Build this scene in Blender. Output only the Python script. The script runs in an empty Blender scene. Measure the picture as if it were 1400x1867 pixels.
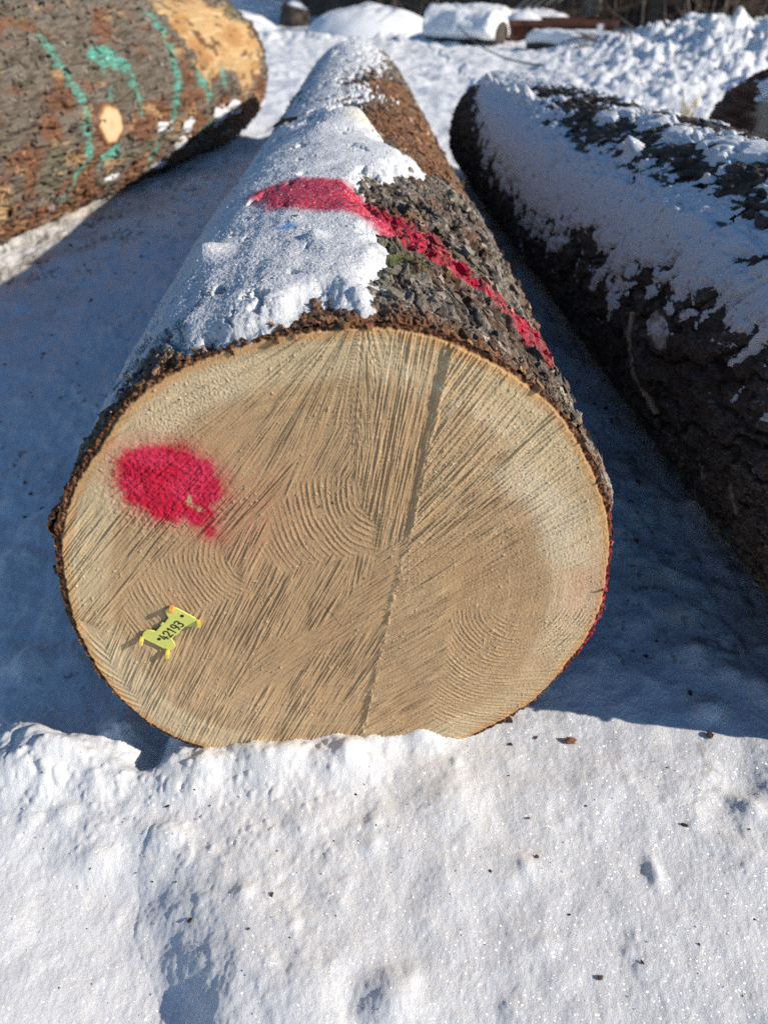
import bpy, math, time
import numpy as np
from mathutils import Vector

T0 = time.time()
f32 = np.float32
rad = math.radians
scene = bpy.context.scene
COL = scene.collection
RNG = np.random.default_rng(11)

# ------------------------------------------------------------------ camera constants (used for surveying the photo)
H = 1.0
PITCH = rad(36.6)
FPX = 1348.0
CAM = np.array([0.0, 0.0, H])
FW = np.array([0, math.cos(PITCH), -math.sin(PITCH)])
UP = np.array([0, math.sin(PITCH), math.cos(PITCH)])
RT = np.array([1.0, 0, 0])


def ray(px, py):
    d = FW + RT * (px - 700) / FPX - UP * (py - 933.5) / FPX
    return d / np.linalg.norm(d)


def gnd(px, py, z=0.0):
    d = ray(px, py)
    return CAM + d * (z - H) / d[2]


# cut face of the near log: saw cut given a slight added skew towards the sun to brighten it
FX0, FY0, FZ0 = -0.06, 0.735, 0.33
KX, KZ = 0.09, 0.05


def face_y(x, z):
    return FY0 + KX * (x - FX0) + KZ * (z - FZ0)


def fp(px, py, off=0.0):
    d = ray(px, py)
    t = (FY0 + off - KX * FX0 + KZ * (H - FZ0)) / (d[1] - KX * d[0] - KZ * d[2])
    P = CAM + d * t
    return P[0], P[2]


# ------------------------------------------------------------------ noise
def _tab(seed):
    r = np.random.default_rng(seed)
    a = r.random((256, 256)) * 2 * np.pi
    return np.cos(a).astype(f32), np.sin(a).astype(f32)


_T = {}


def pn(x, y, seed=0):
    """gradient noise, about -0.7..0.7"""
    if seed not in _T:
        _T[seed] = _tab(seed + 100)
    gx, gy = _T[seed]
    x = np.asarray(x, f32)
    y = np.asarray(y, f32)
    xf = np.floor(x)
    yf = np.floor(y)
    xi = xf.astype(np.int32) & 255
    yi = yf.astype(np.int32) & 255
    fx = x - xf
    fy = y - yf
    x1 = (xi + 1) & 255
    y1 = (yi + 1) & 255
    u = fx * fx * fx * (fx * (fx * 6 - 15) + 10)
    v = fy * fy * fy * (fy * (fy * 6 - 15) + 10)
    a = gx[xi, yi] * fx + gy[xi, yi] * fy
    b = gx[x1, yi] * (fx - 1) + gy[x1, yi] * fy
    c = gx[xi, y1] * fx + gy[xi, y1] * (fy - 1)
    d = gx[x1, y1] * (fx - 1) + gy[x1, y1] * (fy - 1)
    p = a + u * (b - a)
    q = c + u * (d - c)
    return p + v * (q - p)


def fbm(x, y, o=4, seed=0, g=0.5):
    s = 0
    a = 1.0
    x = np.asarray(x, f32)
    y = np.asarray(y, f32)
    for i in range(o):
        s = s + a * pn(x, y, seed + i)
        x = x * 2.03 + 17.3
        y = y * 2.03 + 5.1
        a *= g
    return s


def worley(x, y, seed=0, jit=0.9):
    """F1, F2, cell random, cell random 2, and vector to nearest point"""
    r = np.random.default_rng(seed + 900)
    J = ((r.random((256, 256, 4)) - 0.5)).astype(f32)
    x = np.asarray(x, f32)
    y = np.asarray(y, f32)
    xf = np.floor(x)
    yf = np.floor(y)
    F1 = np.full(x.shape, 9, f32)
    F2 = np.full(x.shape, 9, f32)
    r1 = np.zeros(x.shape, f32)
    r2 = np.zeros(x.shape, f32)
    vx = np.zeros(x.shape, f32)
    vy = np.zeros(x.shape, f32)
    for i in (-1, 0, 1):
        for j in (-1, 0, 1):
            cx = xf + i
            cy = yf + j
            q = J[cx.astype(np.int32) & 255, cy.astype(np.int32) & 255]
            dx = cx + 0.5 + jit * q[..., 0] - x
            dy = cy + 0.5 + jit * q[..., 1] - y
            d = np.sqrt(dx * dx + dy * dy)
            m = d < F1
            F2 = np.where(m, F1, np.minimum(F2, d))
            F1 = np.where(m, d, F1)
            r1 = np.where(m, q[..., 2] + 0.5, r1)
            r2 = np.where(m, q[..., 3] + 0.5, r2)
            vx = np.where(m, dx, vx)
            vy = np.where(m, dy, vy)
    return F1, F2, r1, r2, vx, vy


def sst(a, b, x):
    t = np.clip((x - a) / (b - a), 0, 1)
    return t * t * (3 - 2 * t)


def mix(c, d, w):
    return c + (np.asarray(d, f32) - c) * w[..., None]


def sdpoly(X, Y, poly):
    """signed distance to polygon, positive inside"""
    poly = np.asarray(poly, float)
    n = len(poly)
    D = np.full(X.shape, 1e9, f32)
    ins = np.zeros(X.shape, bool)
    for i in range(n):
        ax, ay = poly[i]
        bx, by = poly[(i + 1) % n]
        ex, ey = bx - ax, by - ay
        wx = X - ax
        wy = Y - ay
        t = np.clip((wx * ex + wy * ey) / (ex * ex + ey * ey + 1e-12), 0, 1)
        D = np.minimum(D, (wx - t * ex) ** 2 + (wy - t * ey) ** 2)
        c = (ay > Y) != (by > Y)
        if by != ay:
            ins ^= c & (X < (bx - ax) * (Y - ay) / (by - ay) + ax)
    D = np.sqrt(D)
    return np.where(ins, D, -D)


def dline(X, Y, pts):
    """distance to polyline and signed side of nearest segment (+ = right of travel)"""
    D = np.full(X.shape, 1e9, f32)
    S = np.zeros(X.shape, f32)
    for (ax, ay), (bx, by) in zip(pts[:-1], pts[1:]):
        ex, ey = bx - ax, by - ay
        wx = X - ax
        wy = Y - ay
        t = np.clip((wx * ex + wy * ey) / (ex * ex + ey * ey + 1e-12), 0, 1)
        d = np.sqrt((wx - t * ex) ** 2 + (wy - t * ey) ** 2)
        m = d < D
        D = np.where(m, d, D)
        S = np.where(m, wx * ey - wy * ex, S)
    return D, np.sign(S)


# ------------------------------------------------------------------ object helpers
def raw_mesh(name, V, faces_idx, nper, mat, parent=None, attrs=None, smooth=True):
    me = bpy.data.meshes.new(name)
    V = np.asarray(V, f32).reshape(-1, 3)
    if parent is not None:
        V = V - np.array(parent.location, f32)
    F = np.asarray(faces_idx, np.int32).reshape(-1, nper)
    me.vertices.add(len(V))
    me.vertices.foreach_set('co', V.ravel())
    me.loops.add(F.size)
    me.loops.foreach_set('vertex_index', F.ravel())
    me.polygons.add(len(F))
    me.polygons.foreach_set('loop_start', np.arange(0, F.size, nper, dtype=np.int32))
    me.polygons.foreach_set('use_smooth', np.full(len(F), smooth, bool))
    me.update(calc_edges=True)
    for k, a in (attrs or {}).items():
        a = np.asarray(a, f32)
        if a.size == len(V):
            at = me.attributes.new(k, 'FLOAT', 'POINT')
            at.data.foreach_set('value', a.ravel())
        else:
            at = me.attributes.new(k, 'FLOAT_COLOR', 'POINT')
            c = np.ones((len(V), 4), f32)
            c[:, :3] = a.reshape(-1, 3)
            at.data.foreach_set('color', c.ravel())
    if mat:
        me.materials.append(mat)
    o = bpy.data.objects.new(name, me)
    COL.objects.link(o)
    o.parent = parent
    return o


def grid(name, V, mat, parent=None, attrs=None, keep=None, flip=False):
    ny, nx = V.shape[:2]
    idx = np.arange(ny * nx, dtype=np.int32).reshape(ny, nx)
    q = np.stack([idx[:-1, :-1], idx[:-1, 1:], idx[1:, 1:], idx[1:, :-1]], -1)
    if flip:
        q = q[..., ::-1]
    if keep is not None:
        k = keep[:-1, :-1] | keep[:-1, 1:] | keep[1:, 1:] | keep[1:, :-1]
        q = q[k]
    q = q.reshape(-1, 4)
    V = V.reshape(-1, 3)
    attrs = {k: np.asarray(a).reshape(len(V), -1) for k, a in (attrs or {}).items()}
    if keep is not None:
        used = np.zeros(len(V), bool)
        used[q.ravel()] = True
        remap = np.cumsum(used) - 1
        q = remap[q]
        V = V[used]
        attrs = {k: a[used] for k, a in attrs.items()}
    return raw_mesh(name, V, q, 4, mat, parent, attrs)


def empty(name, loc):
    o = bpy.data.objects.new(name, None)
    o.empty_display_size = 0.05
    o.location = loc
    COL.objects.link(o)
    return o


def tag(o, label=None, cat=None, group=None, kind=None):
    if label:
        o['label'] = label
    if cat:
        o['category'] = cat
    if group:
        o['group'] = group
    if kind:
        o['kind'] = kind
    return o


class MB:
    """collects simple solids into one mesh"""

    def __init__(s):
        s.v = []
        s.f = []

    def prism(s, pts3, off):
        n = len(pts3)
        b = len(s.v)
        off = np.asarray(off, float)
        s.v += [tuple(p) for p in pts3] + [tuple(np.asarray(p) + off) for p in pts3]
        s.f.append(tuple(range(b, b + n)))
        s.f.append(tuple(range(b + 2 * n - 1, b + n - 1, -1)))
        for i in range(n):
            j = (i + 1) % n
            s.f.append((b + i, b + n + i, b + n + j, b + j))

    def tube(s, pts, rads, k=6, cap=True):
        pts = [np.asarray(p, float) for p in pts]
        b0 = len(s.v)
        for i, (p, r) in enumerate(zip(pts, rads)):
            d = pts[min(i + 1, len(pts) - 1)] - pts[max(i - 1, 0)]
            d /= np.linalg.norm(d) + 1e-9
            a = np.cross(d, [0.31, 0.2, 0.93] if abs(d[2]) < 0.9 else [1, 0.1, 0])
            a /= np.linalg.norm(a)
            c = np.cross(d, a)
            for j in range(k):
                t = 2 * math.pi * j / k
                s.v.append(tuple(p + r * (math.cos(t) * a + math.sin(t) * c)))
        for i in range(len(pts) - 1):
            for j in range(k):
                j2 = (j + 1) % k
                s.f.append((b0 + i * k + j, b0 + i * k + j2, b0 + (i + 1) * k + j2, b0 + (i + 1) * k + j))
        if cap:
            s.f.append(tuple(b0 + j for j in range(k))[::-1])
            s.f.append(tuple(b0 + (len(pts) - 1) * k + j for j in range(k)))

    def build(s, name, mat, parent=None, smooth=False, bevel=0):
        me = bpy.data.meshes.new(name)
        off = np.array(parent.matrix_world.translation if parent is not None and parent.parent is None else (0, 0, 0))
        if parent is not None:
            off = np.zeros(3)
            q = parent
            while q is not None:
                off = off + np.array(q.location)
                q = q.parent
        me.from_pydata([tuple(np.asarray(v) - off) for v in s.v], [], s.f)
        me.update()
        if smooth:
            me.polygons.foreach_set('use_smooth', [True] * len(me.polygons))
        me.materials.append(mat)
        o = bpy.data.objects.new(name, me)
        COL.objects.link(o)
        o.parent = parent
        if bevel:
            m = o.modifiers.new('bevel', 'BEVEL')
            m.width = bevel
            m.segments = 2
            m.limit_method = 'ANGLE'
        return o


# ------------------------------------------------------------------ materials
def new_mat(name):
    m = bpy.data.materials.new(name)
    m.use_nodes = True
    nt = m.node_tree
    nt.nodes.clear()
    out = nt.nodes.new('ShaderNodeOutputMaterial')
    return m, nt, out


def nd(nt, t, **kw):
    n = nt.nodes.new(t)
    for k, v in kw.items():
        if k.startswith('i_'):
            key = k[2:].replace('_', ' ')
            n.inputs[key].default_value = v
        else:
            setattr(n, k, v)
    return n


def noise_node(nt, vec, scale, detail=3, rough=0.6):
    n = nd(nt, 'ShaderNodeTexNoise')
    n.inputs['Scale'].default_value = scale
    n.inputs['Detail'].default_value = detail
    n.inputs['Roughness'].default_value = rough
    nt.links.new(vec, n.inputs['Vector'])
    return n


def var_mul(nt, color, noise, lo, hi):
    mr = nd(nt, 'ShaderNodeMapRange')
    mr.inputs[1].default_value = 0.3
    mr.inputs[2].default_value = 0.7
    mr.inputs[3].default_value = lo
    mr.inputs[4].default_value = hi
    nt.links.new(noise.outputs['Fac'], mr.inputs[0])
    mu = nd(nt, 'ShaderNodeVectorMath', operation='SCALE')
    nt.links.new(color, mu.inputs[0])
    nt.links.new(mr.outputs[0], mu.inputs['Scale'])
    return mu.outputs[0]


def attr_mat(name, scale, lo, hi, bump_scale, bump_dist, rough=0.85, spec=0.25, bump2=None):
    """rough natural surface: own colour attribute, broken up by procedural noise and bump"""
    m, nt, out = new_mat(name)
    geo = nd(nt, 'ShaderNodeNewGeometry')
    at = nd(nt, 'ShaderNodeAttribute', attribute_name='col')
    n1 = noise_node(nt, geo.outputs['Position'], scale, 4, 0.65)
    c = var_mul(nt, at.outputs['Color'], n1, lo, hi)
    b = nd(nt, 'ShaderNodeBsdfPrincipled')
    b.inputs['Roughness'].default_value = rough
    b.inputs['Specular IOR Level'].default_value = spec
    nt.links.new(c, b.inputs['Base Color'])
    n2 = noise_node(nt, geo.outputs['Position'], bump_scale, 4, 0.7)
    bp = nd(nt, 'ShaderNodeBump')
    bp.inputs['Distance'].default_value = bump_dist
    bp.inputs['Strength'].default_value = 1.0
    nt.links.new(n2.outputs['Fac'], bp.inputs['Height'])
    nt.links.new(bp.outputs[0], b.inputs['Normal'])
    nt.links.new(b.outputs[0], out.inputs[0])
    return m


def snow_mat(name, glint=0.07, sss=0.12):
    m, nt, out = new_mat(name)
    geo = nd(nt, 'ShaderNodeNewGeometry')
    at = nd(nt, 'ShaderNodeAttribute', attribute_name='col')
    n0 = noise_node(nt, geo.outputs['Position'], 300, 3, 0.7)
    c = var_mul(nt, at.outputs['Color'], n0, 0.95, 1.03)
    b = nd(nt, 'ShaderNodeBsdfPrincipled')
    b.inputs['Roughness'].default_value = 0.55
    b.inputs['Specular IOR Level'].default_value = 0.25
    if sss:
        b.inputs['Subsurface Weight'].default_value = sss
        b.inputs['Subsurface Radius'].default_value = (1.0, 1.1, 1.3)
        b.inputs['Subsurface Scale'].default_value = 0.006
    nt.links.new(c, b.inputs['Base Color'])
    n1 = noise_node(nt, geo.outputs['Position'], 420, 5, 0.75)
    bp = nd(nt, 'ShaderNodeBump')
    bp.inputs['Distance'].default_value = 0.0028
    bp.inputs['Strength'].default_value = 1.0
    nt.links.new(n1.outputs['Fac'], bp.inputs['Height'])
    nt.links.new(bp.outputs[0], b.inputs['Normal'])
    # ice-crystal facets: small cells with normals of their own, a few of which mirror the sun
    vo = nd(nt, 'ShaderNodeTexVoronoi')
    vo.inputs['Scale'].default_value = 560
    nt.links.new(geo.outputs['Position'], vo.inputs['Vector'])
    sub = nd(nt, 'ShaderNodeVectorMath', operation='SUBTRACT')
    nt.links.new(vo.outputs['Color'], sub.inputs[0])
    sub.inputs[1].default_value = (0.5, 0.5, 0.5)
    sc = nd(nt, 'ShaderNodeVectorMath', operation='SCALE')
    sc.inputs['Scale'].default_value = 1.3
    nt.links.new(sub.outputs[0], sc.inputs[0])
    ad = nd(nt, 'ShaderNodeVectorMath', operation='ADD')
    nt.links.new(geo.outputs['Normal'], ad.inputs[0])
    nt.links.new(sc.outputs[0], ad.inputs[1])
    no = nd(nt, 'ShaderNodeVectorMath', operation='NORMALIZE')
    nt.links.new(ad.outputs[0], no.inputs[0])
    gl = nd(nt, 'ShaderNodeBsdfGlossy')
    gl.inputs['Roughness'].default_value = 0.22
    gl.inputs['Color'].default_value = (1, 1, 1, 1)
    nt.links.new(no.outputs[0], gl.inputs['Normal'])
    mx = nd(nt, 'ShaderNodeMixShader')
    mx.inputs[0].default_value = glint
    nt.links.new(b.outputs[0], mx.inputs[1])
    nt.links.new(gl.outputs[0], mx.inputs[2])
    nt.links.new(mx.outputs[0], out.inputs[0])
    return m


def plain_mat(name, col, rough=0.6, scale=60, lo=0.8, hi=1.15, bump=0.001, bscale=120, spec=0.3):
    m, nt, out = new_mat(name)
    geo = nd(nt, 'ShaderNodeNewGeometry')
    rgb = nd(nt, 'ShaderNodeRGB')
    rgb.outputs[0].default_value = (*col, 1)
    n1 = noise_node(nt, geo.outputs['Position'], scale, 4, 0.65)
    c = var_mul(nt, rgb.outputs[0], n1, lo, hi)
    b = nd(nt, 'ShaderNodeBsdfPrincipled')
    b.inputs['Roughness'].default_value = rough
    b.inputs['Specular IOR Level'].default_value = spec
    nt.links.new(c, b.inputs['Base Color'])
    if bump:
        n2 = noise_node(nt, geo.outputs['Position'], bscale, 3, 0.6)
        bp = nd(nt, 'ShaderNodeBump')
        bp.inputs['Distance'].default_value = bump
        nt.links.new(n2.outputs['Fac'], bp.inputs['Height'])
        nt.links.new(bp.outputs[0], b.inputs['Normal'])
    nt.links.new(b.outputs[0], out.inputs[0])
    return m


M_BARK = attr_mat('bark', 260, 0.62, 1.4, 420, 0.0016)
M_BARKF = attr_mat('bark_rough', 120, 0.6, 1.45, 160, 0.006)
M_WOOD = attr_mat('cut_wood', 500, 0.86, 1.12, 700, 0.0006, rough=0.75, spec=0.2)
M_SNOW = snow_mat('snow', 0.016, 0.3)
M_SNOWL = snow_mat('log_snow', 0.035, 0.12)
M_CHIP = plain_mat('bark_chip', (0.07, 0.042, 0.027), 0.85, 300, 0.5, 1.6, 0.001, 500)
M_CHIPR = plain_mat('bark_chip_red', (0.17, 0.075, 0.04), 0.85, 300, 0.5, 1.6, 0.001, 500)
M_TAG = plain_mat('tag_plastic', (0.66, 0.68, 0.16), 0.42, 160, 0.9, 1.06, 0.0003, 300, 0.4)
M_TAGE = plain_mat('tag_edge', (0.78, 0.62, 0.10), 0.45, 160, 0.85, 1.1, 0.0003, 300, 0.4)
M_TAGO = plain_mat('tag_orange', (0.80, 0.36, 0.10), 0.45, 160, 0.85, 1.1, 0.0003, 300, 0.4)
M_INK = plain_mat('black_ink', (0.012, 0.012, 0.014), 0.5, 100, 0.9, 1.1, 0, 100)
M_RUST = plain_mat('rusty_steel', (0.085, 0.030, 0.018), 0.75, 6, 0.5, 1.4, 0.004, 20)
M_POST = plain_mat('white_post', (0.72, 0.72, 0.74), 0.6, 10, 0.9, 1.05, 0.001, 40)
M_TRUNK = plain_mat('tree_bark', (0.085, 0.066, 0.052), 0.9, 9, 0.5, 1.5, 0.01, 30)
M_TRUNKP = plain_mat('pale_bark', (0.26, 0.22, 0.18), 0.9, 9, 0.6, 1.3, 0.006, 30)
M_TWIG = plain_mat('twigs', (0.20, 0.145, 0.105), 0.9, 3, 0.4, 1.5, 0, 30)
M_STRAW = plain_mat('straw', (0.52, 0.38, 0.13), 0.7, 40, 0.8, 1.1, 0, 50)
M_WIRE = plain_mat('dark_wire', (0.06, 0.06, 0.065), 0.6, 40, 0.8, 1.1, 0, 50)
M_LITTER = plain_mat('leaf_litter', (0.15, 0.105, 0.072), 0.95, 1.3, 0.35, 1.6, 0.05, 5)

SNOW_C = np.array([0.845, 0.855, 0.87], f32)


# ------------------------------------------------------------------ ground
PTS_TROUGH = [gnd(*p)[:2] for p in ((262, 1545), (240, 1610), (238, 1680), (266, 1760), (290, 1880), (300, 2000))]
# (px, py, half width m, half depth m, height m)
BUMPS = [(120, 1388, .046, .030, .030), (60, 1340, .04, .03, .022), (225, 1330, .030, .024, .026), (175, 1435, .020, .018, .012),
         (330, 1340, .05, .022, .030), (410, 1325, .05, .022, .040), (470, 1328, .045, .022, .040), (540, 1335, .04, .02, .032),
         (600, 1350, .03, .018, .016), (700, 1358, .035, .018, .014), (770, 1352, .035, .02, .022), (640, 1395, .05, .03, .014),
         (490, 1400, .05, .03, .016), (370, 1420, .03, .03, .012), (560, 1490, .035, .03, .010), (1195, 1590, .011, .022, .008),
         (720, 1820, .030, .030, .016), (640, 1815, .022, .030, -.005), (990, 1720, .016, .012, .004), (170, 1560, .026, .02, .012),
         (120, 1480, .018, .015, .008), (1350, 1420, .035, .03, -.009), (1330, 1490, .05, .04, -.010), (1365, 1470, .02, .02, .012),
         (820, 1460, .045, .05, .010), (300, 1520, .03, .02, .010), (1080, 1450, .09, .05, .006),
         (560, 1830, .05, .05, .014), (440, 1700, .07, .09, .014), (1385, 1260, .03, .03, .016), (1330, 1230, .025, .02, .012),
         (1270, 1190, .03, .02, .010), (1290, 1300, .03, .02, .012), (60, 1215, .035, .03, .018), (25, 1420, .05, .03, .02),
         (945, 430, .05, .05, .02), (30, 500, .15, .06, .03)]


_r = np.random.default_rng(77)
CLODS = []
for _k in range(95):
    _px = 10 + 850 * _r.random()
    _py = 1325 + 100 * _r.random() ** 2.2 + (25 if _px < 260 else 0)
    _z = 0.006 + 0.017 * _r.random() ** 2
    CLODS.append((_px, _py, _z * (0.8 + .6 * _r.random()), _z, _z * (0.22 + 0.22 * _r.random())))
for _k in range(60):
    _px = 20 + 1360 * _r.random()
    _py = 1400 + 450 * _r.random()
    _z = 0.005 + 0.012 * _r.random() ** 2
    CLODS.append((_px, _py, _z, _z, _z * (0.12 + 0.3 * _r.random())))
for _k in range(70):
    _px = (960 + 420 * _r.random()) if _k < 40 else 300 * _r.random()
    _py = 820 + 480 * _r.random()
    _z = 0.008 + 0.022 * _r.random() ** 2
    CLODS.append((_px, _py, _z * 1.3, _z, _z * (0.15 + 0.35 * _r.random())))


def ground_h(x, y, fine=True):
    x = np.asarray(x, f32)
    y = np.asarray(y, f32)
    h = 0.010 * fbm(x * 1.7, y * 1.7, 3, 1) + 0.006 * fbm(x * 7, y * 7, 3, 5)
    near = 1 - sst(1.2, 3.0, y)
    if fine:
        h = h + near * (0.0062 * fbm(x * 9, y * 9, 3, 9, 0.48) + 0.0009 * fbm(x * 60, y * 60, 3, 19, 0.6))
        # crumbly lumps just in front of the near log
        w = np.exp(-((y - 0.66) / 0.13) ** 2) * (1 - sst(-0.10, 0.03, x)) + 0.03 * near
        F1, F2, r1, r2, _, _ = worley(x * 30 + 0.3 * pn(x * 50, y * 50, 31), y * 30 + 0.3 * pn(x * 50, y * 50, 32), 3)
        h = h + w * 0.0045 * r1 * r2 * 1.4 * sst(0.75, 0.05, F1) * sst(0.0, 0.3, F2 - F1) + near * (0.0009 * pn(x * 170, y * 170, 18) + 0.0009 * pn(x * 330, y * 330, 17))
        F1, F2, r1, r2, _, _ = worley(x * 75 + 0.3 * pn(x * 90, y * 90, 33), y * 75, 4)
        h = h + (w + 0.05) * near * 0.0032 * r1 * r1 * sst(0.65, 0.05, F1) * sst(0.0, 0.3, F2 - F1)
    rows = y[:, 0] if (y.ndim == 2 and y.shape[0] > 60) else None
    xf_, yf_, hf_ = x, y, h
    for px, py, a, b, k in BUMPS + CLODS:
        g = gnd(px, py)
        if rows is not None:
            i0, i1 = np.searchsorted(rows, [g[1] - 3.2 * b, g[1] + 3.2 * b])
            x, y, h = xf_[i0:i1], yf_[i0:i1], hf_[i0:i1]
        dx = (x - g[0]) / a
        dy = (y - g[1]) / b
        q = dx * dx + dy * dy
        if fine and py > 1150:
            q = q * (1 + 0.45 * pn(x * 30 + px, y * 30, 36) + 0.25 * pn(x * 75 + px, y * 75, 35))
        e = k * np.exp(-np.clip(q, 0, 30) ** 1.1)
        if rows is not None:
            h += e
        else:
            hf_ = hf_ + e
    x, y, h = xf_, yf_, hf_
    # the ground rises a little right in front of the saw cut, left of the crack line
    h = h + 0.024 * np.exp(-((y - 0.69) / 0.05) ** 2) * (1 - np.exp(-((x + 0.375) / 0.035) ** 2) * sst(0.655, 0.70, y)) * (1 - sst(-0.08, 0.02, x))
    # gap under the left edge of the log
    h = h - 0.06 * np.exp(-(((x + 0.365) / 0.028) ** 2 + ((y - 0.745) / 0.05) ** 2))
    # trough left by a boot
    D, S = dline(x, y, PTS_TROUGH)
    # S>0 = right of downward travel = image left ; make u positive to image right
    u = -S * D
    fade = sst(0.60, 0.495, y + 0.02 * pn(x * 12, y * 12, 37))
    uu = u + 0.016 * fbm(x * 10, y * 10, 3, 38, 0.45)
    prof = np.where(uu > 0, 1 - sst(-0.012, 0.105, uu), 1 - sst(0.0, 0.22, -uu))
    h = h - 0.037 * fade * prof
    # faint ridge in the foreground
    D2, S2 = dline(x, y, [gnd(*p)[:2] for p in ((925, 1560), (940, 1700), (965, 1880))])
    h = h + 0.0022 * np.exp(-((D2 + 0.006 * fbm(x * 20, y * 20, 3, 39)) / 0.02) ** 2)
    # lane between the logs, scuffed
    lane = sst(0.8, 1.3, y) * (1 - sst(5.5, 7.0, y))
    tr = sst(0.76, 0.95, y) * (1 - sst(3.5, 5.0, y)) * (sst(-0.40, -0.48, x) + sst(0.31, 0.40, x))
    F1, F2, r1, r2, _, _ = worley(x * 6.5 + 0.35 * pn(x * 11, y * 11, 43), y * 5 + 0.35 * pn(x * 11, y * 11, 44), 14)
    h = h + tr * (0.020 * (r1 - 0.5) * sst(0.0, 0.25, F2 - F1) + 0.007 * fbm(x * 14, y * 11, 4, 47, 0.55))
    h = h + lane * (0.020 * fbm(x * 5, y * 3, 4, 41) + 0.012 * np.abs(fbm(x * 9, y * 7, 4, 42, 0.6)))
    # churned yard beyond the logs
    far = sst(4.2, 8.0, y)
    rid = 1 - np.abs(2 * fbm(x * 1.6, y * 2.0, 3, 45))
    h = h + far * (0.035 * fbm(x * 1.1, y * 1.6, 4, 50) + 0.035 * (rid - 0.6) + 0.025 * fbm(x * 5, y * 6, 3, 55))
    # ploughed bank on the right
    bx = x - 1.1 - 0.12 * (y - 7.6) + 0.5 * pn(y * 0.5, x * 0.5, 57)
    bank = sst(0.0, 3.2, bx) * sst(6.4, 9.2, y + 0.9 * pn(x * .6, y * .6, 58) - 0.15 * (x - 3)) * (1 - sst(11, 15, y))
    cl = 0
    if np.any(bank > 0):
        F1, _, r1, _, _, _ = worley(x * 3.1 + 0.4 * pn(x * 5, y * 5, 61), y * 3.1, 8)
        F1b, _, r1b, _, _, _ = worley(x * 7.5 + 0.4 * pn(x * 9, y * 9, 62), y * 7.5, 9)
        cl = 0.15 * r1 * sst(0.8, 0.05, F1) + 0.09 * r1b * sst(0.65, 0.1, F1b) + 0.05 * fbm(x * 9, y * 9, 4, 66, 0.6)
        h = h + bank * (0.36 + 0.12 * fbm(x * 1.2, y * 1.2, 3, 63)) + np.sqrt(bank) * cl
    # low berm across the yard
    F1, _, r1, _, _, _ = worley(x * 4.5 + 0.4 * pn(x * 5, y * 5, 64), y * 4.5, 12)
    berm = np.exp(-((y - 14.5 - 0.4 * pn(x * .4, y * 0, 65)) / 1.2) ** 2) * (1 - sst(2.5, 4.5, x))
    h = h + berm * (0.0 + 0.09 * r1 * sst(0.65, 0.1, F1))
    return h


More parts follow.
